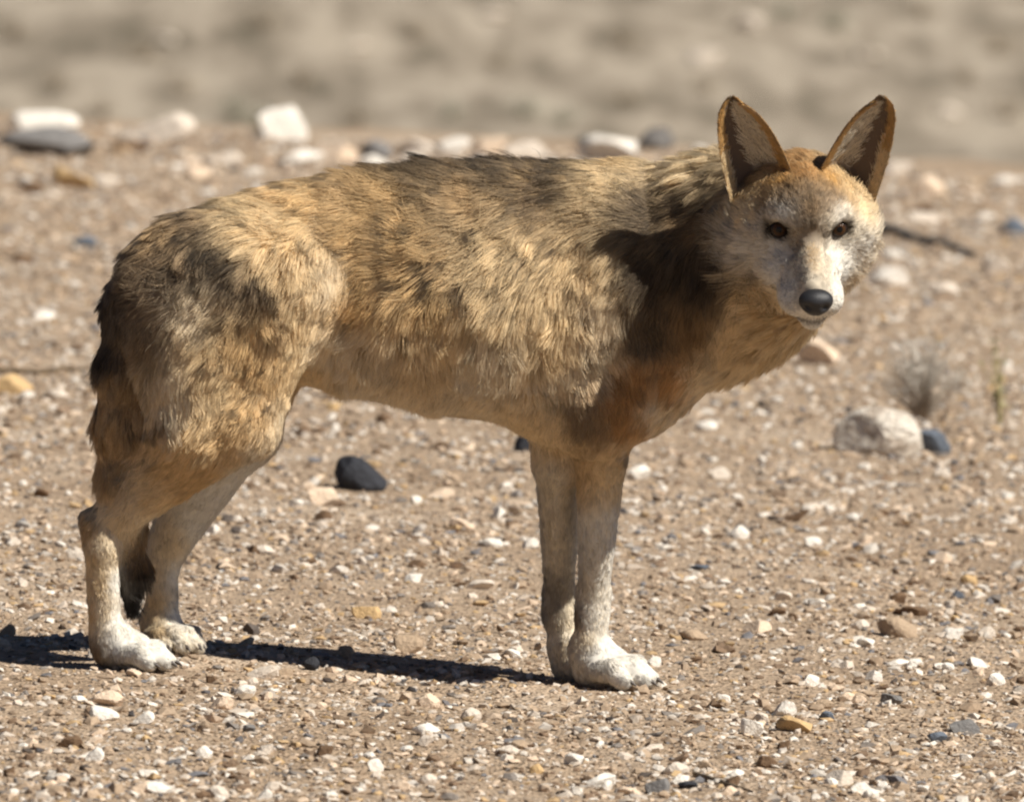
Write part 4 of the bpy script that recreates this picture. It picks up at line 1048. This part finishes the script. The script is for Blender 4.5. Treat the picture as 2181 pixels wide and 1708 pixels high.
    curves_object('ear_fur', *grow(al[0], al[1], al[3], al[4], al[5], al[2], al[6], 80 + sgn, 16, 4, .4, (.00034, .00010), .38), o)
for sgn in (-1, 1): build_ear(sgn)

# ---- eyes, nose, claws
def glossy(name, col, rough, spec=.5):
    m, n, b = new_mat(name); L = n.links.new
    nz = N(n, 'ShaderNodeTexNoise'); nz.inputs['Scale'].default_value = 400
    rr = ramp(n, nz.outputs['Fac'], [(.3, tuple(c * .7 for c in col)), (.7, tuple(c * 1.15 for c in col))])
    L(rr.outputs[0], b.inputs['Base Color']); b.inputs['Roughness'].default_value = rough; b.inputs['Specular IOR Level'].default_value = spec
    bp = N(n, 'ShaderNodeBump'); bp.inputs['Strength'].default_value = .25; bp.inputs['Distance'].default_value = .0008
    L(nz.outputs['Fac'], bp.inputs['Height']); L(bp.outputs[0], b.inputs['Normal'])
    return m
M_eye = glossy('eye_dark', (.02, .013, .01), .25, .2); M_iris = glossy('eye_amber', (.055, .024, .008), .2, .2); M_pupil = glossy('eye_pupil', (.004, .004, .004), .15, .25)
M_nose = glossy('nose_leather', (.018, .018, .020), .5); M_claw = glossy('claw_horn', (.07, .055, .045), .4)

def cap(r, half, n=20, rings=5):
    """spherical cap facing +Y (forward)"""
    V = [(0, r, 0)]; F = []
    for k in range(1, rings + 1):
        a = half * k / rings
        for j in range(n):
            b = 2 * math.pi * j / n
            V.append((r * math.sin(a) * math.cos(b), r * math.cos(a), r * math.sin(a) * math.sin(b)))
    q = lambda k, j: 1 + (k - 1) * n + j % n
    for j in range(n): F.append((0, q(1, j), q(1, j + 1), 0))
    for k in range(1, rings):
        for j in range(n): F.append((q(k, j), q(k + 1, j), q(k + 1, j + 1), q(k, j + 1)))
    return np.array(V), F
for sgn in (-1, 1):
    ec = np.array([sgn * .0385, .0015, .001])
    V, F = ico(3); V = V * .0135
    e = child('eye', np_mesh('eye', HO + (ec + V) @ HM.T, F, smooth=True), M_eye)
    for nm, rr_, half, mt in (('iris', .0138, R(37), M_iris), ('pupil', .01405, R(17), M_pupil)):
        V, F = cap(rr_, half)
        ang = sgn * R(-7); Vy = V.copy()
        Vy[:, 0] = V[:, 0] * math.cos(ang) - V[:, 1] * math.sin(ang); Vy[:, 1] = V[:, 0] * math.sin(ang) + V[:, 1] * math.cos(ang)
        b_ = -R(-13); V2 = Vy.copy()                      # gaze lifted towards the viewer
        V2[:, 1] = Vy[:, 1] * math.cos(b_) - Vy[:, 2] * math.sin(b_); V2[:, 2] = Vy[:, 1] * math.sin(b_) + Vy[:, 2] * math.cos(b_)
        me = bpy.data.meshes.new(nm); me.from_pydata((HO + (ec + V2) @ HM.T).tolist(), [], [tuple(dict.fromkeys(f)) for f in F]); me.materials.append(mt)
        for p_ in me.polygons: p_.use_smooth = True
        io = link(nm, me); io.parent = e

V, F = ico(4)
nv = V * np.array([.0225, .0165, .0185])
nv[:, 0] *= 1 + .16 * np.clip(V[:, 2], -1, 1) - .20 * np.clip(-V[:, 2] - .3, 0, 1)
nv[:, 1] *= 1 + .12 * np.clip(V[:, 2], -1, 1)
for sgn in (-1, 1):                                     # nostrils with their side slits
    c = np.array([sgn * .0105, .0135, -.0015]); d = np.linalg.norm((nv - c) * np.array([1, .6, 1.15]), axis=1)
    nv -= np.array([sgn * -.15, 1, 0]) * (.0075 * np.exp(-(d / .0048) ** 2))[:, None]
    c = np.array([sgn * .0175, .008, -.005]); d = np.linalg.norm((nv - c) * np.array([.8, .8, 1.8]), axis=1)
    nv -= np.array([sgn * .8, .4, 0]) * (.003 * np.exp(-(d / .004) ** 2))[:, None]
nv[:, 1] -= .0022 * np.exp(-(nv[:, 0] / .0018) ** 2) * (nv[:, 2] < .004) * (nv[:, 1] > 0)
child('nose', np_mesh('nose', HO + (nv + np.array([0, .1125, -.0565])) @ HM.T, F, smooth=True), M_nose)
for a, b in CLAWS:
    t = np.linspace(0, 1, 6)[:, None]
    path = a * (1 - t) + b * t + np.array([0, 0, .004]) * t * (1 - t)
    V, F = tubes([path], [np.array([.0034, .0033, .0029, .0023, .0015, .0005])], 7)
    child('claw', np_mesh('claw', V, F, smooth=True), M_claw)

S.render.resolution_x, S.render.resolution_y = 1024, 801
